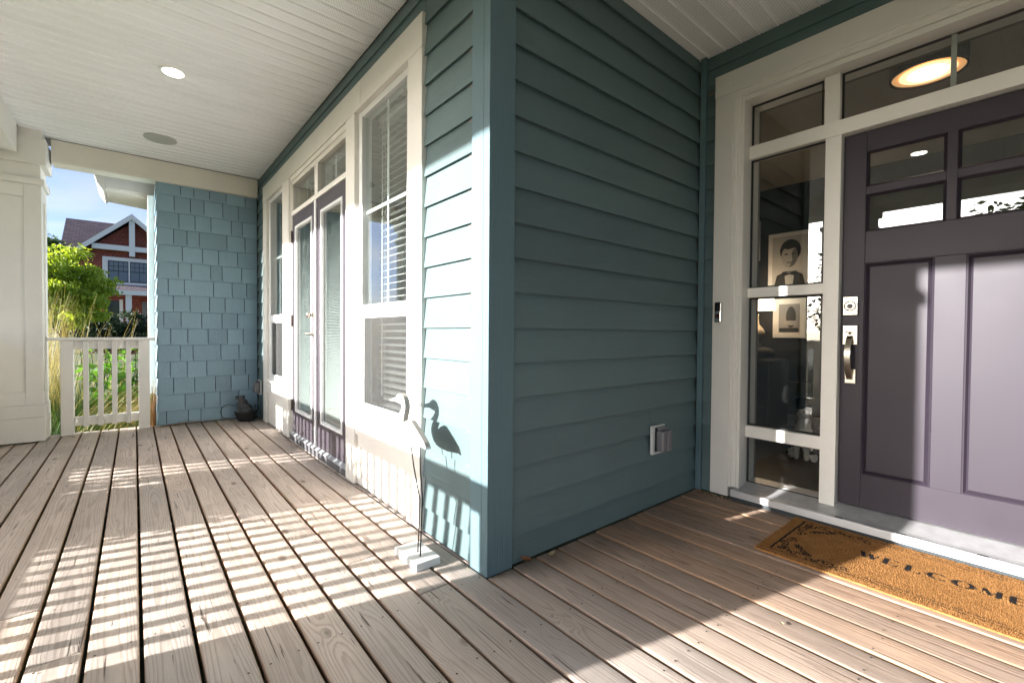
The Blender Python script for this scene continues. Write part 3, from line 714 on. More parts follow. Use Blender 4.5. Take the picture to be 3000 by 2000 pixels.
def rail(lab, f, n0, n1, posts, bals, capext, group='white slatted porch railings'):
    """f(u,d,z): u along the railing, d across"""
    c = f((n0+n1)/2, 0, 0); r = thing('slatted_railing', c, lab, 'railing', group)
    def rb(name, u0, u1, d0, d1, z0, z1, bev=.003):
        a, b = f(u0, d0, z0), f(u1, d1, z1); return box(name, M['creamX'] if abs(u1-u0) > .2 else M['creamZ'], r, a[0], b[0], a[1], b[1], a[2], b[2], bev)
    for (a, b) in posts: rb('post', a, b, -.045, .045, .002, .9545)
    us = [posts[0][1]]+[p for q in posts[1:-1] for p in q]+[posts[-1][0]]
    for a, b in zip(us[0::2], us[1::2]):
        rb('top_rail', a+.001, b-.001, -.012, .024, .868, .954)
        rb('bottom_rail', a+.001, b-.001, -.012, .024, .088, .180)
    for u in bals: rb('baluster', u, u+.042, -.036, -.0125, .078, .953, .002)
    rb('cap_rail', capext[0], capext[1], -.062, .062, .9555, .985, .008)
    return r
rail('short white slatted railing between the far column and shingle wall', lambda u, d, z: (u, 4.80+d, z), -1.73, -1.03, [(-1.727, -1.632), (-1.128, -1.034)], [-1.563, -1.452, -1.343, -1.231], (-1.825, -.982))
bals = [.651+.1107*i for i in range(36)]
rail('long white slatted railing along the open side casting striped shadows', lambda u, d, z: (-2.20-d, u, z), .55, 4.5, [(.482, .577), (2.53, 2.625), (4.462, 4.555)], [b for b in bals if b < 4.42 and not 2.48 < b < 2.63], (.482, 4.56))

# ================================================================== CEILING FIXTURES
def downlight(lab, x, y):
    t = thing('recessed_downlight', (x, y, CEIL), lab, 'ceiling light', 'recessed porch downlights')
    MB().lathe([(.060, -.004), (.064, -.0085), (.080, -.0085), (.086, -.004), (.086, .0)], (x, y, CEIL), 40).build('trim_ring', M['ledring'], t)
    MB().lathe([(.0595, -.0035), (.0595, -.0092), (.0, -.0094)], (x, y, CEIL), 40).build('lit_disc', M['led'], t)
downlight('lit round recessed downlight in the porch ceiling', -.935, 2.545)
downlight('lit recessed downlight reflected in the entry door glass', -1.02, -.64)
sp = thing('ceiling_speaker', (-.955, 4.035, CEIL), 'flat grey round speaker grille near the far beam', 'speaker')
MB().lathe([(.124, -.010), (.131, -.008), (.131, 0)], (-.955, 4.035, CEIL), 48).build('rim', M['speaker'], sp)
MB().lathe([(.123, -.0045), (.123, -.0102), (.0, -.0106)], (-.955, 4.035, CEIL), 48).build('grille', M['speaker'], sp)

# ================================================================== WADING BIRD ORNAMENT
bird = thing('bird_ornament', (-.15, .34, 0), 'white wooden wading bird on rusty rod legs beside the corner', 'garden ornament')
BO = [(.661, .708), (.62, .722), (0.58, 0.733), (0.563, 0.747), (0.543, 0.756), (0.52, 0.752), (0.5, 0.743), (0.487, 0.728), (0.479, 0.709), (0.477, 0.692), (0.482, 0.672), (0.49, 0.654), (0.495, 0.637), (0.502, 0.619), (0.491, 0.612), (0.47, 0.627), (0.442, 0.638), (0.417, 0.636), (0.39, 0.621), (0.354, 0.599), (0.319, 0.577), (0.29, 0.557), (0.279, 0.544), (0.272, 0.534), (0.275, 0.526), (0.298, 0.532), (0.341, 0.527), (0.389, 0.523), (0.425, 0.524), (0.469, 0.526), (0.502, 0.533), (0.535, 0.552), (0.555, 0.576), (0.565, 0.601), (0.561, 0.626), (0.547, 0.649), (0.526, 0.67), (0.513, 0.689), (0.515, 0.703), (0.529, 0.705), (0.556, 0.709), (0.58, 0.713), (.62, .709)]
m = MB(); n = len(BO); xa, xb = -.150, -.118
m.add([(xa, y, z) for y, z in BO]+[(xb, y, z) for y, z in BO], [tuple(range(n)), tuple(range(2*n-1, n-1, -1))], 0)
m.add([(xa, y, z) for y, z in BO]+[(xb, y, z) for y, z in BO], [(i, n+i, n+(i+1) % n, (i+1) % n) for i in range(n)], 1)
m.build('body', [M['birdwhite'], M['birdedge']], bird, bev=.006, segs=3)
MB().lathe([(.0035, 0), (.003, -.002), (.0, -.0025)], (-.1502, .545, .735), 8, axis='X').build('eye', M['rod'], bird)
wg = [(.455, .628), (.425, .630), (.365, .600), (.305, .560), (.285, .540), (.33, .548), (.40, .560), (.45, .585)]
MB().prism(wg, 'X', -.156, -.1505).build('wing', M['birdwhite'], bird, bev=.002)
MB().tube([(-.134, .448, .535), (-.140, .40, .42), (-.148, .325, .288), (-.148, .332, .16), (-.150, .340, .03)], .0034, 7).build('leg', M['rod'], bird)
MB().tube([(-.134, .352, .535), (-.140, .335, .42), (-.148, .300, .300), (-.154, .300, .16), (-.160, .296, .03)], .0034, 7).build('leg', M['rod'], bird)
MB().box(-.212, -.088, .238, .452, .0, .036).build('base', M['birdwhite'], bird, bev=.004)

# ================================================================== TABLETOP FOUNTAIN
fo = thing('slate_fountain', (-.13, 4.62, 0), 'small black bowl fountain of stacked slate in the far corner', 'fountain')
fc = (-.145, 4.60)
MB().lathe([(.080, .002), (.088, .01), (.118, .095), (.124, .11), (.118, .112), (.110, .100), (.0, .095)], (fc[0], fc[1], 0), 28).build('bowl', M['black'], fo, smooth=False)
zz = .100
for i in range(11):
    w = .105-.0075*i; a0 = rnd.random()*6; hgt = rnd.uniform(.014, .022)
    cx, cy = fc[0]-.012*i*.5+rnd.uniform(-.008, .008), fc[1]+rnd.uniform(-.01, .01)
    if i > 8: w = .052
    pr = [(cx+w*rnd.uniform(.75, 1.1)*math.cos(a0+k*.785), cy+w*rnd.uniform(.6, .95)*math.sin(a0+k*.785)) for k in range(8)]
    MB().prism(pr, 'Z', zz, zz+hgt).build('slate', M['stone'], fo, bev=.002, segs=1); zz += hgt*.97
loop = [(fc[0]+.02, 4.70, .12)]+[(-.30-.085*math.sin(t), 4.735, .105+.085*math.cos(t)) for t in np.linspace(0, 3.0, 14)]+[(-.2, 4.72, .012)]
MB().tube(loop, .0032, 6).build('cable', M['black'], fo, smooth=True)
loop = [(-.05, 4.66, .06), (-.03, 4.70, .13), (-.02, 4.74, .165), (-.04, 4.75, .12), (-.09, 4.73, .06), (-.02, 4.74, .015)]
MB().tube(loop, .0032, 6).build('cable', M['black'], fo, smooth=True)

# ================================================================== DOOR MAT
def pip(x, y, poly):
    c = False; j = len(poly)-1
    for i in range(len(poly)):
        if (poly[i][1] > y) != (poly[j][1] > y) and x < (poly[j][0]-poly[i][0])*(y-poly[i][1])/(poly[j][1]-poly[i][1])+poly[i][0]: c = not c
        j = i
    return c
mat = thing('door_mat', (1.475, -1.24, 0), 'orange coir door mat printed WELCOME in front of the entry door', 'door mat')
MX0, MX1, MY0, MY1 = 1.19, 1.762, -1.865, -.615
polys = []
def stroke(p, q, w, cx, cy, s):
    (a, b), (c, d) = p, q; L = math.hypot(c-a, d-b) or 1; nx, ny = -(d-b)/L*w/2, (c-a)/L*w/2
    polys.append([(cx+v*s, cy-u*s) for u, v in ((a+nx, b+ny), (c+nx, d+ny), (c-nx, d-ny), (a-nx, b-ny))])
LET = {'W': [((.0, 1), (.28, 0), .27), ((.28, 0), (.5, .9), .08), ((.5, .9), (.75, 0), .27), ((.75, 0), (1.0, 1), .08), ((-.1, 1), (.15, 1), .05), ((.88, 1), (1.12, 1), .05)],
       'E': [((.22, 0), (.22, 1), .30), ((.1, 1), (.8, 1), .10), ((.1, 0), (.85, 0), .10), ((.2, .52), (.6, .52), .10), ((.8, 1), (.8, .75), .10), ((.85, 0), (.85, .25), .10), ((.6, .65), (.6, .4), .05)],
       'L': [((.22, 0), (.22, 1), .30), ((.05, 1), (.4, 1), .05), ((.1, 0), (.85, 0), .10), ((.85, 0), (.85, .3), .10)],
       'M': [((.12, 0), (.18, 1), .05), ((.18, 1), (.5, .1), .25), ((.5, .1), (.85, 1), .05), ((.85, 0), (.85, 1), .27), ((.0, 0), (.25, 0), .05), ((.7, 0), (1, 0), .05)]}
word = 'WELCOME'; s_ = .066; yc0 = -.972
for i, ch in enumerate(word):
    cy = yc0-i*.0795; cx = 1.487
    if ch in LET:
        for p, q, w in LET[ch]: stroke(p, q, w, cx, cy, s_)
    else:
        rng_ = np.linspace(0, 2*math.pi, 25) if ch == 'O' else np.linspace(.7, 2*math.pi-.7, 22)
        for t0, t1 in zip(rng_[:-1], rng_[1:]):
            w = .07+.25*abs(math.cos((t0+t1)/2))**1.5
            stroke((.5+.44*math.cos(t0), .5+.48*math.sin(t0)), (.5+.44*math.cos(t1), .5+.48*math.sin(t1)), w, cx, cy, s_)
def seg(a, b, w): polys.append((lambda nx, ny: [(a[0]+nx, a[1]+ny), (b[0]+nx, b[1]+ny), (b[0]-nx, b[1]-ny), (a[0]-nx, a[1]-ny)])(*(lambda L: (-(b[1]-a[1])/L*w/2, (b[0]-a[0])/L*w/2))(math.hypot(b[0]-a[0], b[1]-a[1]))))
def wavy(a, b, w):
    n_ = max(2, int(math.hypot(b[0]-a[0], b[1]-a[1])/.03)); pts = [(a[0]+(b[0]-a[0])*k/n_+rnd.uniform(-.0016, .0016), a[1]+(b[1]-a[1])*k/n_+rnd.uniform(-.0016, .0016)) for k in range(n_+1)]
    for p, q in zip(pts[:-1], pts[1:]): seg(p, q, w)
ix0, ix1, iy0, iy1 = MX0+.050, MX1-.030, MY0+.05, MY1-.055
wavy((ix0, iy1), (ix1, iy1), .010); wavy((ix0, iy0), (ix1, iy0), .010)
wavy((ix0, iy1), (ix0, iy0), .0045); wavy((ix1, iy1), (ix1, iy0), .0045)
wavy((ix0+.022, iy1-.36), (ix0+.022, iy0+.36), .0045); wavy((ix1-.024, iy1-.36), (ix1-.024, iy0+.36), .0045)
def curl(cx, cy, r, a0, turns, w, sg):
    pts = []
    for k in range(15):
        t = k/14; rr = r*(1-.8*t); a = a0+sg*turns*2*math.pi*t; pts.append((cx+rr*math.cos(a), cy+rr*math.sin(a)))
    for p, q in zip(pts[:-1], pts[1:]): seg(p, q, w)
for (cxn, sx) in ((ix0, 1), (ix1, -1)):
    for (cyn, sy) in ((iy1, -1), (iy0, 1)):
        for k in range(13):
            u = .03+.022*k; curl(cxn+sx*(.030+.014*math.sin(k*1.7)+.012*(k < 6)), cyn+sy*u, .018+.006*math.sin(k*2.3), k*1.9, 1.1, .0062, 1 if k % 2 else -1)
        for k in range(8):
            u = .05+.022*k; curl(cxn+sx*u, cyn+sy*(.030+.012*math.sin(k*1.3)), .018+.006*math.cos(k*2.1), k*1.3, 1.1, .0062, 1 if k % 2 else -1)
        for k in range(7): curl(cxn+sx*(.06+.012*k), cyn+sy*(.06+.012*(7-k)), .017, k*2.2, 1.2, .0058, 1 if k % 2 else -1)
bbs = [(min(p[0] for p in q), max(p[0] for p in q), min(p[1] for p in q), max(p[1] for p in q)) for q in polys]
BA = np.array(bbs)
def coir(name, c1, c2):
    t = NT(name); v = t.coords((1, 1, 1), False); a = t.noise(v, 260, 3, .7); b = t.noise(v, 16, 4)
    t.set(color=t.mixc(t.ramp(b, [(.35, .35), (.65, 0.0)]), t.mixc(t.ramp(a, [(.35, 0.0), (.65, 1.0)]), c1, c2), tuple(x*.6 for x in c1)), rough=.9, spec=.1); t.bump(a, .9, .004); return t.m
M['coir'] = coir('coir_fibre', (.27, .122, .040), (.46, .245, .090)); M['coirblack'] = coir('black_dyed_coir', (.018, .016, .016), (.032, .030, .030))
box('backing', M['coir'], mat, MX0, MX1, MY0, MY1, .003, .0125, .003)
nr = np.random.RandomState(4); NB = 46000
bx = nr.uniform(MX0-.002, MX1+.002, NB); by = nr.uniform(-1.70, MY1+.002, NB)
vs = []; fs = []; mi = []
for i in range(NB):
    x, y_ = bx[i], by[i]
    cand = np.nonzero((BA[:, 0] <= x) & (BA[:, 1] >= x) & (BA[:, 2] <= y_) & (BA[:, 3] >= y_))[0]
    blk = any(pip(x, y_, polys[c]) for c in cand)
    a = nr.uniform(0, 6.28); h = nr.uniform(.004, .0085); w = .0011; lx, ly = nr.normal(0, .0022, 2)
    if min(x-MX0, MX1-x, MY1-y_) < .008: lx += (-.006 if x-MX0 < .008 else .0)*nr.rand(); ly += (.006 if MY1-y_ < .008 else 0)*nr.rand()
    o = len(vs); z0 = .0115
    vs += [(x+w*math.cos(a), y_+w*math.sin(a), z0), (x-w*math.cos(a), y_-w*math.sin(a), z0), (x+lx, y_+ly, z0+h)]
    fs.append((o, o+1, o+2)); mi.append(1 if blk else 0)
me = bpy.data.meshes.new('coir_pile'); me.from_pydata([(a-1.475, b+1.24, c) for a, b, c in vs], [], fs)
me.materials.append(M['coir']); me.materials.append(M['coirblack']); me.polygons.foreach_set('material_index', mi)
pile = bpy.data.objects.new('coir_pile', me); COL.objects.link(pile); place(pile, (1.475, -1.24, 0), mat); pile['kind'] = 'stuff'
m = MB()
for q in polys:
    if min(p[1] for p in q) < -1.72: continue
    m.add([(p[0], p[1], .0129) for p in q], [tuple(range(len(q)))])
pr_ = m.build('printed_lettering', M['coirblack'], mat); pr_['kind'] = 'stuff'

# ================================================================== FALLEN LEAVES AND DEBRIS
def leaf(lab, x, y, z, s, a, mat_, curl_=.4):
    m = MB(); vs = []
    for i, (u, w) in enumerate(((-.5, .0), (-.25, .22), (.1, .27), (.38, .12), (.5, 0))):
        for sgn in (-1, 0, 1): vs.append((u*s, sgn*w*s, (abs(sgn)*w*.7+u*u*curl_)*s+.002))
    fs = [(i*3+k, (i+1)*3+k, (i+1)*3+k+1, i*3+k+1) for i in range(4) for k in (0, 1)]
    ca, sa = math.cos(a), math.sin(a)
    m.add([(x+u*ca-w*sa, y+u*sa+w*ca, z+h) for u, w, h in vs], fs)
    return tag(m.build('fallen_leaf', mat_, smooth=True), lab, 'leaf', 'dry leaves on the deck')
leaf('curled brown dry leaf lying against the blue corner board', .215, -.012, .012, .07, 1.9, M['dry'], .9)
leaf('pale tan dry leaf beside the brown one on the deck', .36, -.035, .003, .05, .4, M['dry2'], .8)
leaf('small brown leaf curled at the foot of the entry casing', 1.74, -.05, .003, .05, 1.0, M['dry'], .9)
leaf('tiny pale leaf crumb on the deck before the casing', 1.745, -.15, .003, .03, 2.6, M['dry2'], .7)
leaf('little tan leaf on the sunlit deck boards', .65, -.93, .003, .022, .9, M['dry2'], .5)
dv, df_ = [], []; dr = np.random.RandomState(9); dmi = []
for i in range(2600):
    t = dr.rand(); cl = dr.rand()
    if cl < .5: x = -.95+.62*abs(dr.normal(0, .42)); y_ = 4.775-abs(dr.normal(0, .035)); h = .045*math.exp(-((x+.70)/.10)**2)+.04*math.exp(-((x+.46)/.12)**2)+.008
    elif cl < .72: x = dr.uniform(-.95, 0.0); y_ = 4.785-abs(dr.normal(0, .02)); h = .012
    elif cl < .85: x = 1.78-abs(dr.normal(0, .03)); y_ = dr.uniform(-.24, -.0); h = .012
    else: x = -.012-abs(dr.normal(0, .02)); y_ = dr.uniform(.1, 4.4); h = .004
    z = dr.uniform(0.001, h); L = dr.uniform(.003, .016); a, e = dr.uniform(0, 6.28), dr.normal(0, .4)
    d = np.array([math.cos(a)*math.cos(e), math.sin(a)*math.cos(e), math.sin(e)])*L; p = np.array([-math.sin(a), math.cos(a), .4])*dr.uniform(.0008, .003)
    c = np.array([x, y_, z]); o = len(dv); dv += [tuple(c-p), tuple(c+p), tuple(c+d)]; df_.append((o, o+1, o+2)); dmi.append(int(dr.rand() < .4))
for v_ in range(len(dv)): dv[v_] = (dv[v_][0], dv[v_][1], max(dv[v_][2], .0012))
me = bpy.data.meshes.new('leaf_litter'); me.from_pydata(dv, [], df_); me.materials.append(M['dry']); me.materials.append(M['dry2']); me.polygons.foreach_set('material_index', dmi)
lit = bpy.data.objects.new('leaf_litter', me); COL.objects.link(lit); tag(lit, 'brown plant litter along the foot of the walls', 'litter', kind='stuff')

# ================================================================== INTERIOR BEHIND THE GLASS
hall = thing('entry_hall', (3.3, -.8, .05), 'dim entry hall seen through the sidelight glass', 'room', kind='structure')
box('hall_floor', M['int_floor'], hall, 2.06, 4.6, -3.2, 1.9, .0, .05)
box('picture_wall', M['wall_dark'], hall, 4.51, 4.6, -3.2, 1.9, .05, 2.75)
box('baseboard', M['vinyl'], hall, 4.492, 4.509, -3.2, .45, .05, .17, .003)
box('hall_side_wall', M['wall_dark'], hall, 2.1, 4.6, 1.8, 1.9, .05, 2.75)
box('hall_end_wall', M['wall_dark'], hall, 2.1, 4.6, -3.2, -3.1, .05, 2.75)
box('hall_ceiling', M['int_ceiling'], hall, 2.05, 4.6, -3.2, 1.9, 2.75, 2.80)
box('partition_wall', M['wall_dark'], hall, 2.10, 2.16, .0, 1.9, .05, 2.75)
room = thing('living_room', (1.1, 2.6, .05), 'shaded living room behind the french doors', 'room', kind='structure')
box('room_floor', M['int_floor'], room, .21, 2.1, .2, 5.0, .0, .05)
box('room_back_wall', M['room_wall'], room, 2.03, 2.09, .2, 5.0, .05, 2.75)
box('room_end_wall', M['room_wall'], room, .31, 2.09, 4.85, 4.9, .05, 2.75)
box('room_ceiling', M['int_ceiling'], room, .21, 2.1, .2, 5.0, 2.75, 2.80)
fl = thing('flush_ceiling_lamp', (2.50, -1.035, 2.63), 'lit drum ceiling lamp with dark rim behind the transom', 'ceiling lamp')
MB().lathe([(.168, 0), (.178, 0), (.178, .119), (.168, .119)], (2.50, -1.035, 2.63), 48, caps=False).build('drum_band', M['wall_dark'], fl)
MB().lathe([(.1675, .010), (.1675, .016), (.0, .016)], (2.50, -1.035, 2.63), 48).build('lit_diffuser', emit('warm_lit_diffuser', (1, .52, .20), .17), fl)
MB().lathe([(.132, .0135), (.001, .0130)], (2.50, -1.035, 2.622), 40, caps=False).build('lit_middle', emit('warm_lit_middle', (1, .70, .38), .42), fl)
MB().lathe([(.092, .0135), (.001, .0130)], (2.50, -1.035, 2.620), 40, caps=False).build('lit_core', emit('warm_lit_core', (1, .88, .70), 3.0), fl)
tl = thing('table_lamp', (4.15, .575, .90), 'lit table lamp with white gourd base on the dark dresser', 'lamp')
MB().lathe([(.055, 0), (.055, .035), (.035, .045), (.03, .07), (.088, .125), (.092, .16), (.07, .20), (.03, .25), (.022, .34), (.03, .36), (.0, .36)], (4.15, .575, .93), 24).build('gourd_base', plain('white_ceramic', (.62, .56, .45), .25), tl, smooth=True)
MB().tube([(4.15, .575, 1.28), (4.15, .575, 1.42)], .008, 8).build('stem', M['nickel'], tl)
MB().lathe([(.19, 0), (.150, .24)], (4.15, .575, 1.335), 32, caps=False).build('lamp_shade', emit('lit_lamp_shade', (1, .80, .56), 1.5), tl, smooth=True)
dr_ = thing('dresser', (4.2, .72, .05), 'dark low dresser under the table lamp in the hall', 'dresser')
box('carcass', M['wall_dark'], dr_, 3.95, 4.48, .345, 1.3, .05, .80, .02)
for i in range(3): box('drawer_front', plain('dark_drawer', (.030, .030, .032), .4), dr_, 3.935, 3.9495, .36, 1.29, .09+.235*i, .31+.235*i, .004)
MB().lathe([(.09, 0), (.18, .02), (.19, .06), (.16, .105), (.08, .125), (.0, .125)], (4.15, .575, .803), 28).build('ottoman_cushion', plain('dark_cushion', (.05, .05, .05), .7), dr_, smooth=True)
def pic(lab, y0, y1, z0, z1, mat_w, art):
    t = thing('framed_picture', (4.50, (y0+y1)/2, z0), lab, 'picture', 'framed pictures on the dark hall wall')
    box('frame', M['vinyl'], t, 4.478, 4.509, y0, y1, z0, z1, .003)
    art(t, y0+mat_w, y1-mat_w, z0+mat_w, z1-mat_w); return t
def flat(t, name, col, pts, dx):
    MB().prism(pts, 'X', 4.477-dx, 4.4755-dx).build(name, plain(name+'_tone', col, .6), t)
def ell(cy, cz, ry, rz, n=20, a0=0, a1=6.2832): return [(cy+ry*math.cos(a0+(a1-a0)*k/n), cz+rz*math.sin(a0+(a1-a0)*k/n)) for k in range(n)]
def portrait(t, y0, y1, z0, z1):
    cy = (y0+y1)/2; w = (y1-y0)
    flat(t, 'print_ground', (.50, .50, .49), [(y0, z0), (y1, z0), (y1, z1), (y0, z1)], 0)
    flat(t, 'printed_shoulders', (.02, .02, .02), [(y0+.02, z0+.001), (y1-.02, z0+.001), (y1-.05, z0+.13), (cy+.05, z0+.17), (cy-.05, z0+.17), (y0+.05, z0+.13)], .002)
    flat(t, 'printed_hair', (.012, .012, .012), ell(cy-.005, z0+.40, .105, .125), .004)
    flat(t, 'printed_face', (.40, .40, .39), ell(cy+.002, z0+.335, .082, .125), .006)
    flat(t, 'printed_face_shade', (.13, .13, .128), [(cy+.002, z0+.215), (cy-.045, z0+.235), (cy-.075, z0+.30), (cy-.079, z0+.37), (cy-.055, z0+.42), (cy-.030, z0+.40), (cy-.022, z0+.34), (cy-.030, z0+.30)], .0075)
    for sg in (-1, 1): flat(t, 'printed_eye', (.03, .03, .03), ell(cy+sg*.034, z0+.362, .019, .008, 10), .009)
    flat(t, 'printed_mouth', (.06, .06, .06), ell(cy+.004, z0+.268, .028, .006, 10), .009)
    flat(t, 'printed_fringe', (.012, .012, .012), [(cy-.085, z0+.39), (cy-.06, z0+.43), (cy+.01, z0+.415), (cy+.075, z0+.43), (cy+.085, z0+.36), (cy+.10, z0+.42), (cy+.06, z0+.50), (cy-.06, z0+.50)], .0092)
    flat(t, 'printed_shirt', (.42, .42, .41), [(cy-.035, z0+.002), (cy+.035, z0+.002), (cy+.05, z0+.16), (cy-.05, z0+.16)], .009)
    flat(t, 'printed_bow_tie', (.01, .01, .01), [(cy-.07, z0+.115), (cy, z0+.135), (cy+.07, z0+.115), (cy+.07, z0+.17), (cy, z0+.15), (cy-.07, z0+.17)], .0105)
def scenep(t, y0, y1, z0, z1):
    flat(t, 'print_ground', (.32, .32, .32), [(y0, z0), (y1, z0), (y1, z1), (y0, z1)], 0)
    flat(t, 'printed_figure', (.05, .05, .05), ell((y0+y1)/2-.02, z0+.17, .05, .12), .002)
    flat(t, 'printed_light_band', (.36, .36, .35), [(y0+.02, z0+.08), (y1-.06, z0+.08), (y1-.06, z0+.13), (y0+.02, z0+.13)], .004)
    flat(t, 'printed_dark_band', (.02, .02, .02), [(y0+.01, z0+.01), (y1-.01, z0+.01), (y1-.01, z0+.05), (y0+.01, z0+.05)], .006)
pic('large white-framed black and white portrait print behind the sidelight', .135, .585, 1.56, 2.215, .045, portrait)
pic('smaller white-framed grey scene print below the portrait', .19, .525, 1.03, 1.472, .062, scenep)
pic('white-framed picture cut off by the sidelight edge beside the portrait', .685, 1.05, 1.935, 2.40, .05, scenep)
vg = thing('wall_vent', (4.50, .28, .376), 'pale rectangular return-air grille low on the hall wall', 'vent')
box('vent_frame', plain('vent_grey', (.16, .155, .14), .6), vg, 4.497, 4.5095, .13, .435, .376, .54, .003)
for i in range(9): box('louvre', plain('vent_louvre', (.11, .105, .095), .6), vg, 4.490, 4.4965, .145, .42, .388+.0165*i, .397+.0165*i)
# sitting cat
def cat():
    c = thing('cat', (3.0, -.275, .05), 'black and white cat sitting behind the sidelight glass', 'cat')
    t = NT('black_and_white_fur'); tcn = t.n.new('ShaderNodeTexCoord'); sp_ = t.n.new('ShaderNodeSeparateXYZ'); t.l.new(tcn.outputs['Object'], sp_.inputs[0])
    v = t.coords((1, 1, 1), False); nn = t.noise(v, 16, 3)
    # white bib and muzzle on the chest side (towards -x), black elsewhere
    fr_ = t.math('ADD', t.math('MULTIPLY', sp_.outputs[0], -9.0), t.math('MULTIPLY', nn, .9))
    low = t.math('SUBTRACT', .44, sp_.outputs[2])
    wh = t.math('MULTIPLY', t.math('GREATER_THAN', fr_, .95), t.math('GREATER_THAN', low, 0.0))
    t.set(color=t.mixc(wh, (.012, .012, .012), (.62, .60, .57)), rough=.8); fur = t.m
    me = bpy.data.meshes.new('cat_body'); bm = bmesh.new()
    J = [((.06, 0, .09), .105), ((.03, 0, .20), .095), ((-.02, 0, .29), .070), ((-.035, 0, .345), .050), ((-.055, 0, .395), .056),   # haunch, back, chest, neck, head
         ((-.095, 0, .380), .028),
         ((-.05, .035, .22), .034), ((-.075, .035, .10), .022), ((-.085, .035, .015), .019),
         ((-.05, -.035, .22), .034), ((-.075, -.035, .10), .022), ((-.085, -.035, .015), .019),
         ((-.02, .085, .05), .045), ((-.075, .085, .018), .022), ((-.02, -.085, .05), .045), ((-.075, -.085, .018), .022),
         ((.15, .02, .03), .025), ((.16, .11, .02), .019), ((.08, .17, .018), .015)]
    E_ = [(0, 1), (1, 2), (2, 3), (3, 4), (4, 5), (2, 6), (6, 7), (7, 8), (2, 9), (9, 10), (10, 11), (0, 12), (12, 13), (0, 14), (14, 15), (0, 16), (16, 17), (17, 18)]
    me.from_pydata([j[0] for j in J], E_, [])
    ob = bpy.data.objects.new('cat_body', me); COL.objects.link(ob); place(ob, (3.0, -.275, .05), c)
    sk = ob.modifiers.new('skin', 'SKIN'); sk.use_smooth_shade = True
    for v_, j in zip(me.skin_vertices[0].data, J): v_.radius = (j[1], j[1])
    me.skin_vertices[0].data[0].use_root = True
    sb = ob.modifiers.new('sub', 'SUBSURF'); sb.levels = 2; sb.render_levels = 2
    me.materials.append(fur); bm.free()
    for s2 in (-1, 1):
        MB().add([(2.955, -.275+s2*.012, .485), (2.955, -.275+s2*.052, .475), (2.975, -.275+s2*.034, .478), (2.950, -.275+s2*.046, .540)], [(0, 1, 2), (0, 1, 3), (1, 2, 3), (2, 0, 3)]).build('ear', M['black'], c)
        MB().lathe([(.0075, 0), (.006, -.004), (.0, -.005)], (2.897, -.275+s2*.022, .455), 10, axis='X').build('eye', plain('cat_eye', (.25, .22, .06), .1), c)
    MB().lathe([(.006, 0), (.004, -.004), (.0, -.005)], (2.873, -.275, .437), 8, axis='X').build('nose', plain('cat_nose', (.10, .03, .03), .4), c)
cat()

# ================================================================== RED HOUSE ACROSS THE STREET
rh = thing('red_house', (-1.0, 40, -.42), 'red shingled house with grey roof and white gable trim across the street', 'house')
t = NT('red_shingle'); bk = t.n.new('ShaderNodeTexBrick'); t.l.new(t.coords((1, 1, 1), False), bk.inputs['Vector'])
tcn = t.n.new('ShaderNodeTexCoord'); sx_ = t.n.new('ShaderNodeSeparateXYZ'); t.l.new(tcn.outputs['Object'], sx_.inputs[0]); cb = t.n.new('ShaderNodeCombineXYZ'); t.l.new(sx_.outputs[0], cb.inputs[0]); t.l.new(sx_.outputs[2], cb.inputs[1]); t.l.new(cb.outputs[0], bk.inputs['Vector'])
bk.inputs['Scale'].default_value = 1.0; bk.inputs['Brick Width'].default_value = .22; bk.inputs['Row Height'].default_value = .18; bk.inputs['Mortar Size'].default_value = .012
for k_, c_ in (('Color1', (.30, .075, .045)), ('Color2', (.21, .05, .032)), ('Mortar', (.08, .022, .016))): bk.inputs[k_].default_value = c_+(1,)
t.set(color=bk.outputs['Color'], rough=.8); t.bump(bk.outputs['Fac'], -.4, .02); RED = t.m
t = NT('house_roof_shingle'); bk = t.n.new('ShaderNodeTexBrick'); t.l.new(t.coords((1, 1, 1), False), bk.inputs['Vector'])
tcn = t.n.new('ShaderNodeTexCoord'); sx_ = t.n.new('ShaderNodeSeparateXYZ'); t.l.new(tcn.outputs['Object'], sx_.inputs[0]); cb = t.n.new('ShaderNodeCombineXYZ'); t.l.new(sx_.outputs[0], cb.inputs[0]); t.l.new(sx_.outputs[2], cb.inputs[1]); t.l.new(cb.outputs[0], bk.inputs['Vector'])
bk.inputs['Scale'].default_value = 1.0; bk.inputs['Brick Width'].default_value = .34; bk.inputs['Row Height'].default_value = .16; bk.inputs['Mortar Size'].default_value = .015
for k_, c_ in (('Color1', (.115, .085, .10)), ('Color2', (.080, .058, .07)), ('Mortar', (.035, .028, .032))): bk.inputs[k_].default_value = c_+(1,)
t.set(color=bk.outputs['Color'], rough=.9); ROOF = t.m
YH = 38.0
gx_, gz_ = -1.24, 8.47
MB().prism([(-3.7, -.42), (3.2, -.42), (3.2, 6.15), (gx_, gz_-.25), (-3.7, 6.05)], 'Y', YH, YH+9).build('wall', RED, rh)
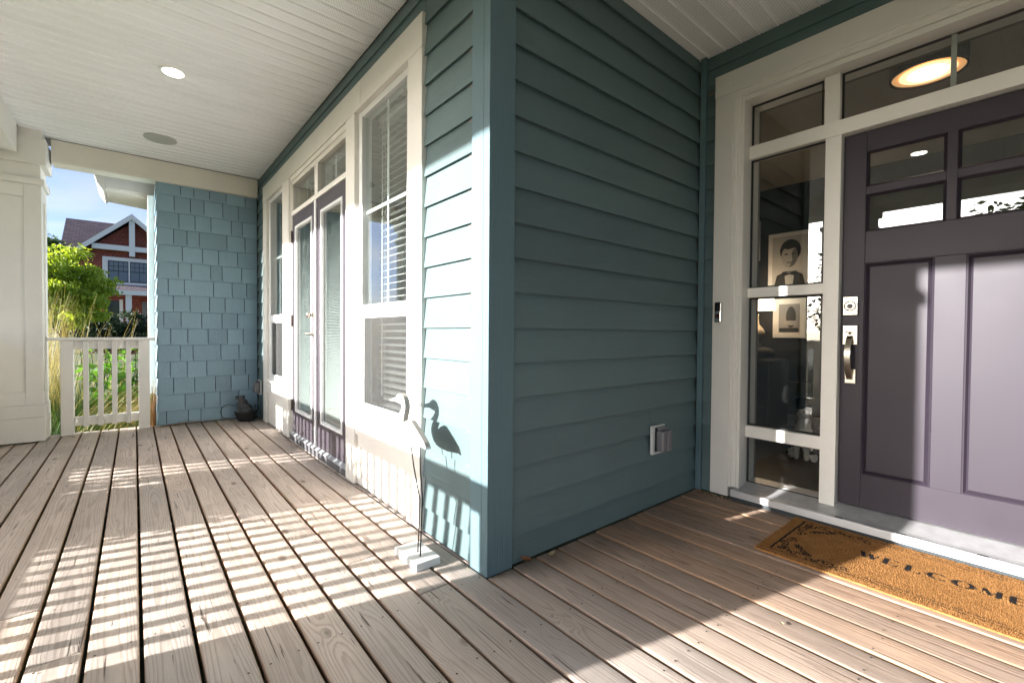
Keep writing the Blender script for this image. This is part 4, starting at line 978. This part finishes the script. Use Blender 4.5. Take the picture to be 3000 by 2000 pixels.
# main roof (ridge along x)
MB().prism([(YH+.5, 5.8), (YH+4.6, 8.62), (YH+8.7, 5.8), (YH+8.7, 6.0), (YH+4.6, 8.85), (YH+.5, 6.0)], 'X', -4.75, 6).build('roof', ROOF, rh)
sl = (gz_-6.04)/2.62
for (xe, ze) in ((-3.9, gz_-2.66*sl), (1.45, gz_-2.69*sl)):
    MB().prism([(gx_, gz_), (xe, ze), (xe, ze+.22), (gx_, gz_+.25)], 'Y', YH-.42, YH+5).build('gable_roof', ROOF, rh)
    MB().prism([(gx_, gz_-.10), (xe, ze-.10), (xe, ze+.24), (gx_, gz_+.26)], 'Y', YH-.50, YH-.425).build('barge_board', M['fascia'], rh)
MB().box(gx_-.15, gx_+.15, YH-.40, YH-.05, 5.95, gz_-.05).build('gable_post', M['fascia'], rh)
MB().box(-3.2, .7, YH-.38, YH-.04, 6.28, 6.60).build('gable_tie', M['fascia'], rh)
wf = thing('window', (0, YH, 4.2), parent=rh)
box('casing', M['fascia'], wf, -2.72, .75, YH-.06, YH-.005, 4.08, 5.86)
for (a, b) in ((-2.46, -1.52), (-1.50, -.50+.0)): pass
for (a, b) in ((-2.45, -1.42), (-1.38, -.35-.02), (-.06, .55)):
    fr_ = box('sash', plain('dark_sash', (.015, .018, .02), .4), wf, a, b, YH-.09, YH-.061, 4.25, 5.62)
    hx_ = (a+b)/2
for (a, b) in ((-2.39, -1.95), (-1.91, -1.47), (-1.32, -.90), (-.86, -.43), (0.0, .5)):
    box('pane', plain('blind_behind_glass', (.10, .135, .16), .12), wf, a, b, YH-.096, YH-.091, 4.32, 4.92)
    for (c_, d_) in ((a, (a+b)/2-.015), ((a+b)/2+.015, b)):
        for (z0, z1) in ((4.98, 5.24), (5.28, 5.55)): box('pane', plain('blind_behind_glass2', (.12, .15, .17), .12), wf, c_, d_, YH-.096, YH-.091, z0, z1)
box('window_post', M['fascia'], wf, -1.43, -1.36, YH-.10, YH-.062, 4.25, 5.62)
MB().prism([(YH-2.4, 3.55), (YH, 4.10), (YH, 4.02), (YH-2.4, 3.38)], 'X', -2.6, 4).build('porch_roof', ROOF, rh)
box('porch_fascia', M['fascia'], rh, -2.65, 4, YH-2.44, YH-2.40, 3.28, 3.56)
for xx in (-1.42, .4): box('porch_post', M['fascia'], rh, xx-.15, xx+.15, YH-2.3, YH-2.0, 1.5, 3.30); box('post_pier', RED, rh, xx-.35, xx+.35, YH-2.5, YH-1.8, -.42, 1.5)
box('entry_door', plain('grey_house_door', (.16, .17, .18), .4), rh, -.75, .25, YH-.05, YH-.003, .6, 3.0)
box('lower_window', plain('dark_lower_window', (.03, .04, .045), .1), rh, -2.6, -1.9, YH-.05, YH-.003, 1.6, 3.0)
box('lower_casing', M['fascia'], rh, -1.9, -1.72, YH-.06, YH-.003, 1.4, 3.1)

# ================================================================== PLANTS
def foliage_mat(name, c1, c2, trans=.35):
    t = NT(name); v = t.coords((1, 1, 1), False); a = t.noise(v, 2.2, 3); b = t.noise(v, 40, 2)
    col = t.mixc(t.ramp(a, [(.3, 0.0), (.7, 1.0)]), c1, c2); col = t.mixc(t.math('MULTIPLY', b, .35), col, tuple(x*.5 for x in c1))
    t.set(color=col, rough=.5, spec=.3)
    tr = t.n.new('ShaderNodeBsdfTranslucent'); t.l.new(t.mixc(1.0, col, (1.3, 1.25, .5), 'MULTIPLY'), tr.inputs[0])
    mx = t.n.new('ShaderNodeMixShader'); mx.inputs[0].default_value = trans; t.l.new(t.b.outputs[0], mx.inputs[1]); t.l.new(tr.outputs[0], mx.inputs[2]); t.l.new(mx.outputs[0], t.out.inputs['Surface'])
    return t.m
FM = {'maple': foliage_mat('lime_maple_leaf', (.27, .38, .04), (.46, .55, .09), .45), 'dark': foliage_mat('dark_shrub_leaf', (.02, .038, .018), (.04, .065, .025), .2),
      'broad': foliage_mat('broad_green_leaf', (.08, .22, .03), (.16, .34, .06), .4), 'straw': foliage_mat('straw_grass', (.42, .34, .16), (.56, .47, .24), .3),
      'green': foliage_mat('green_grass_blade', (.035, .08, .018), (.065, .125, .03), .35), 'mid': foliage_mat('mid_green_leaf', (.04, .085, .02), (.08, .14, .035), .3), 'brown': foliage_mat('brown_dead_stalk', (.16, .075, .03), (.30, .17, .07), .15)}
BARK = plain('tree_bark', (.09, .065, .05), .9)
def leaves(name, mat_, parent, pts, size, seed, asp=2.2, droop=.5, fold=.25):
    r = np.random.RandomState(seed); n = len(pts); P = np.asarray(pts)
    a = r.uniform(0, 2*np.pi, n); e = r.normal(-droop, .45, n)
    d = np.stack([np.cos(a)*np.cos(e), np.sin(a)*np.cos(e), np.sin(e)], 1)
    ref = r.normal(0, 1, (n, 3)); sdv = np.cross(d, ref); sdv /= np.linalg.norm(sdv, axis=1)[:, None]+1e-9
    L = (size*r.uniform(.6, 1.3, n))[:, None]; Wd = L/asp/2; nn_ = np.cross(d, sdv)
    v0 = P; v1 = P+d*L*.45+sdv*Wd+nn_*Wd*fold; v2 = P+d*L; v3 = P+d*L*.45-sdv*Wd+nn_*Wd*fold
    V = np.stack([v0, v1, v2, v3], 1).reshape(-1, 3); F = [(4*i, 4*i+1, 4*i+2, 4*i+3) for i in range(n)]
    org = WORLD[parent.name] if parent is not None else Vector((0, 0, 0))
    me = bpy.data.meshes.new(name); me.from_pydata((V-np.array(org)).tolist(), [], F); me.materials.append(mat_)
    ob = bpy.data.objects.new(name, me); COL.objects.link(ob); place(ob, org, parent); return ob
def clump(r, c, rad, n, shell=.55):
    u = r.normal(0, 1, (n, 3)); u /= np.linalg.norm(u, axis=1)[:, None]; k = (shell+(1-shell)*r.rand(n))[:, None]
    return np.array(c)+u*k*np.array(rad)
def tree(lab, base, trunk_h, crown, n_cl, n_lf, lsize, mat_, seed, cl_rad=(.4, .4, .22), asp=2.2, droop=.6, name='leafy_tree', cat='tree', group=None, trunk_r=.09):
    r = np.random.RandomState(seed); t = thing(name, base, lab, cat, group)
    cx, cy, cz, rx, ry, rz = crown
    m = MB(); top = Vector((cx, cy, cz)); b = Vector(base)
    m.tube([b, b.lerp(top, .4)+Vector((.05, .03, 0)), b.lerp(top, .75), top], [trunk_r, trunk_r*.75, trunk_r*.5, trunk_r*.3], 8)
    pts = []
    for i in range(n_cl):
        u = r.normal(0, 1, 3); u /= np.linalg.norm(u); k = r.uniform(.35, 1.0)
        c = np.array([cx+u[0]*rx*k, cy+u[1]*ry*k, cz+u[2]*rz*k])
        pts.append(clump(r, c, np.array(cl_rad)*r.uniform(.7, 1.3), n_lf//n_cl, .2))
        if i % 2 == 0: m.tube([b.lerp(top, r.uniform(.45, .95)), Vector(c)*.6+top*.4, Vector(c)], [trunk_r*.3, trunk_r*.2, trunk_r*.08], 5)
    m.build('trunk', BARK, t, smooth=True)
    leaves('crown', mat_, t, np.concatenate(pts), lsize, seed+1, asp, droop); return t
tree('bright lime-green weeping maple before the red house', (-2.6, 15.5, -.42), 1.5, (-2.62, 15.5, 2.10, 1.20, 1.2, 1.12), 90, 17000, .13, FM['maple'], 21, (.42, .42, .20), 2.6, .75, 'maple_tree')
tree('airy upper green tree branch above the weeping maple', (-4.1, 19, -.42), 2.2, (-3.3, 19, 3.55, .75, .75, .5), 22, 3600, .14, FM['mid'], 31, (.4, .4, .2), 2.4, .4)
tree('dark shrub in front of the red house porch', (-2.3, 29, -.42), .6, (-2.2, 29, 1.0, 1.8, 1.2, 1.05), 60, 9000, .17, FM['dark'], 41, (.5, .5, .3), 1.8, .3, 'dark_shrub', 'shrub', trunk_r=.05)
tree('dark leafy shrub at the red house steps', (.2, 31, -.42), .6, (.0, 31, .6, 1.2, 1.0, .7), 30, 4000, .17, FM['dark'], 43, (.4, .4, .3), 1.8, .3, 'dark_shrub', 'shrub', trunk_r=.05)
tree('green street tree across from the porch steps', (-13, -2.6, -.42), 3.5, (-13, -3.0, 4.2, 2.6, 2.9, 2.1), 110, 17000, .22, FM['mid'], 51, (.75, .75, .45), 2.0, .35)
for i, (x, y_) in enumerate(((-24, -7.5), (-26, 5.5), (-30, -16))):
    tree(['dark conifer-like tree far across the street', 'tall dark tree beyond the long railing', 'distant dark tree behind the street tree'][i], (x, y_, -.42), 3, (x, y_, 3.2, 2.4, 2.4, 2.6), 50, 5000, .35, FM['dark'], 61+i, (.9, .9, .8), 2.0, .3)
# shrubs outside the long railing: they shade the far deck
for i, (y0, y1, h, nl) in enumerate(((1.88, 3.14, 1.06, 9500), (3.24, 4.95, 1.08, 12000))):
    cy = (y0+y1)/2
    tree(['leafy garden shrub outside the long railing near its middle', 'leafy garden shrub outside the long railing by the far column'][i], (-2.85, cy, -.42), .4, (-2.85, cy, (h-.42)/2, .30, (y1-y0)/2-.08, (h+.42)/2-.12), 40, nl, .085, FM['mid'], 71+i, (.2, .2, .2), 1.9, .2, 'garden_shrub', 'shrub', 'shrubs along the porch edge', trunk_r=.03)
# ornamental grasses and stalks behind the short railing
def blades(name, mat_, parent, roots, h, lean, w, seed, bias=(0, 0)):
    r = np.random.RandomState(seed); V = []; F = []
    for (x, y_, z) in roots:
        a = r.uniform(0, 6.28); L = h*r.uniform(.6, 1.15); ln = lean*r.uniform(.3, 1.3); dx, dy = math.cos(a)*ln+bias[0]*r.uniform(.4, 1.3), math.sin(a)*ln+bias[1]*r.uniform(.4, 1.3)
        b = a+1.57; px, py = math.cos(b)*w/2, math.sin(b)*w/2; o = len(V); nS = 5
        for k in range(nS+1):
            t = k/nS; q = t*t; hw = (1-t*.85)
            c = (x+dx*q*L, y_+dy*q*L, z+L*(t-.35*q*min(1.2, math.hypot(dx, dy))))
            V += [(c[0]-px*hw, c[1]-py*hw, c[2]), (c[0]+px*hw, c[1]+py*hw, c[2])]
        F += [(o+2*k, o+2*k+1, o+2*k+3, o+2*k+2) for k in range(nS)]
    org = WORLD[parent.name] if parent is not None else Vector((0, 0, 0))
    me = bpy.data.meshes.new(name); me.from_pydata([(a-org.x, b-org.y, c-org.z) for a, b, c in V], [], F); me.materials.append(mat_)
    ob = bpy.data.objects.new(name, me); COL.objects.link(ob); place(ob, org, parent); return ob
pr = np.random.RandomState(77)
gr = thing('ornamental_grass', (-1.95, 6.2, -.42), 'tall straw-coloured ornamental grass behind the short railing', 'grass clump')
blades('straw_stems', FM['straw'], gr, [(-2.05+pr.normal(0, .13), 6.2+pr.normal(0, .3), -.42) for _ in range(520)], 1.85, .2, .006, 1)['kind'] = 'stuff'
blades('green_blades', FM['green'], gr, [(-1.9+pr.normal(0, .2), 6.1+pr.normal(0, .3), -.42) for _ in range(500)], 1.1, .4, .009, 2)['kind'] = 'stuff'
gr2 = thing('ornamental_grass', (-1.5, 7.6, -.42), 'thin pale feathery grass stalks before the maple', 'grass clump')
blades('straw_stems', FM['straw'], gr2, [(-1.62+pr.normal(0, .26), 7.4+pr.normal(0, .35), -.42) for _ in range(60)], 1.75, .34, .007, 3)['kind'] = 'stuff'
gs = blades('garden_grass', FM['green'], None, [(pr.uniform(-2.3, -1.0), pr.uniform(5.0, 7.6), -.42) for _ in range(4200)], .66, .6, .011, 4); tag(gs, 'dark green garden grass below the short railing', 'grass', kind='stuff')
gs = blades('dry_grass', FM['straw'], None, [(pr.uniform(-1.80, -1.15), pr.uniform(5.0, 5.6), -.35) for _ in range(150)], 1.05, .14, .008, 5, (.85, -.08)); tag(gs, 'dry yellow grass stalks leaning across behind the railing', 'grass', kind='stuff')
gs = blades('dead_stalks', FM['brown'], None, [(-1.0+pr.normal(0, .014), 4.90+pr.normal(0, .03), -.05) for _ in range(90)], .52, .10, .006, 6, (.05, -.06)); tag(gs, 'brown dead stalks between the railing post and shingles', 'stalks', kind='stuff')
gs = blades('wispy_stalks', FM['brown'], None, [(-.99+pr.normal(0, .012), 4.88, .1) for _ in range(10)], .62, .15, .004, 8, (.38, -.1)); tag(gs, 'thin wispy stalks leaning over the shingle corner', 'stalks', kind='stuff')
def broad(lab, x, y_, h, n, seed):
    r = np.random.RandomState(seed); t = thing('broadleaf_plant', (x, y_, -.42), lab, 'plant', 'broad-leaved plants beyond the short railing')
    m = MB(); pts = []
    for i in range(n):
        bx_, by_ = x+r.normal(0, .13), y_+r.normal(0, .13); hh = h*r.uniform(.7, 1.05)
        m.tube([(bx_, by_, -.42), (bx_+r.normal(0, .03), by_, -.42+hh*.5), (bx_+r.normal(0, .06), by_, -.42+hh)], [.008, .007, .004], 5)
        for k in range(13): pts.append((bx_+r.normal(0, .025), by_+r.normal(0, .025), -.42+hh*(.25+.75*k/12)))
    m.build('stem', FM['green'], t); leaves('foliage', FM['broad'], t, np.array(pts), .20, seed, 2.6, .15, .2)
for i, (x, y_, h) in enumerate(((-1.62, 6.9, 1.15), (-1.40, 6.5, 1.22), (-1.18, 6.6, 1.2), (-1.30, 7.3, 1.25), (-1.06, 7.1, 1.15))):
    broad(['bright broad-leaved plant beside the straw grass', 'bright broad-leaved plant behind the middle baluster', 'bright broad-leaved plant at the right railing post', 'taller broad-leaved plant at the back of the bed', 'broad-leaved plant against the bay wall'][i], x, y_, h, 5, 90+i)
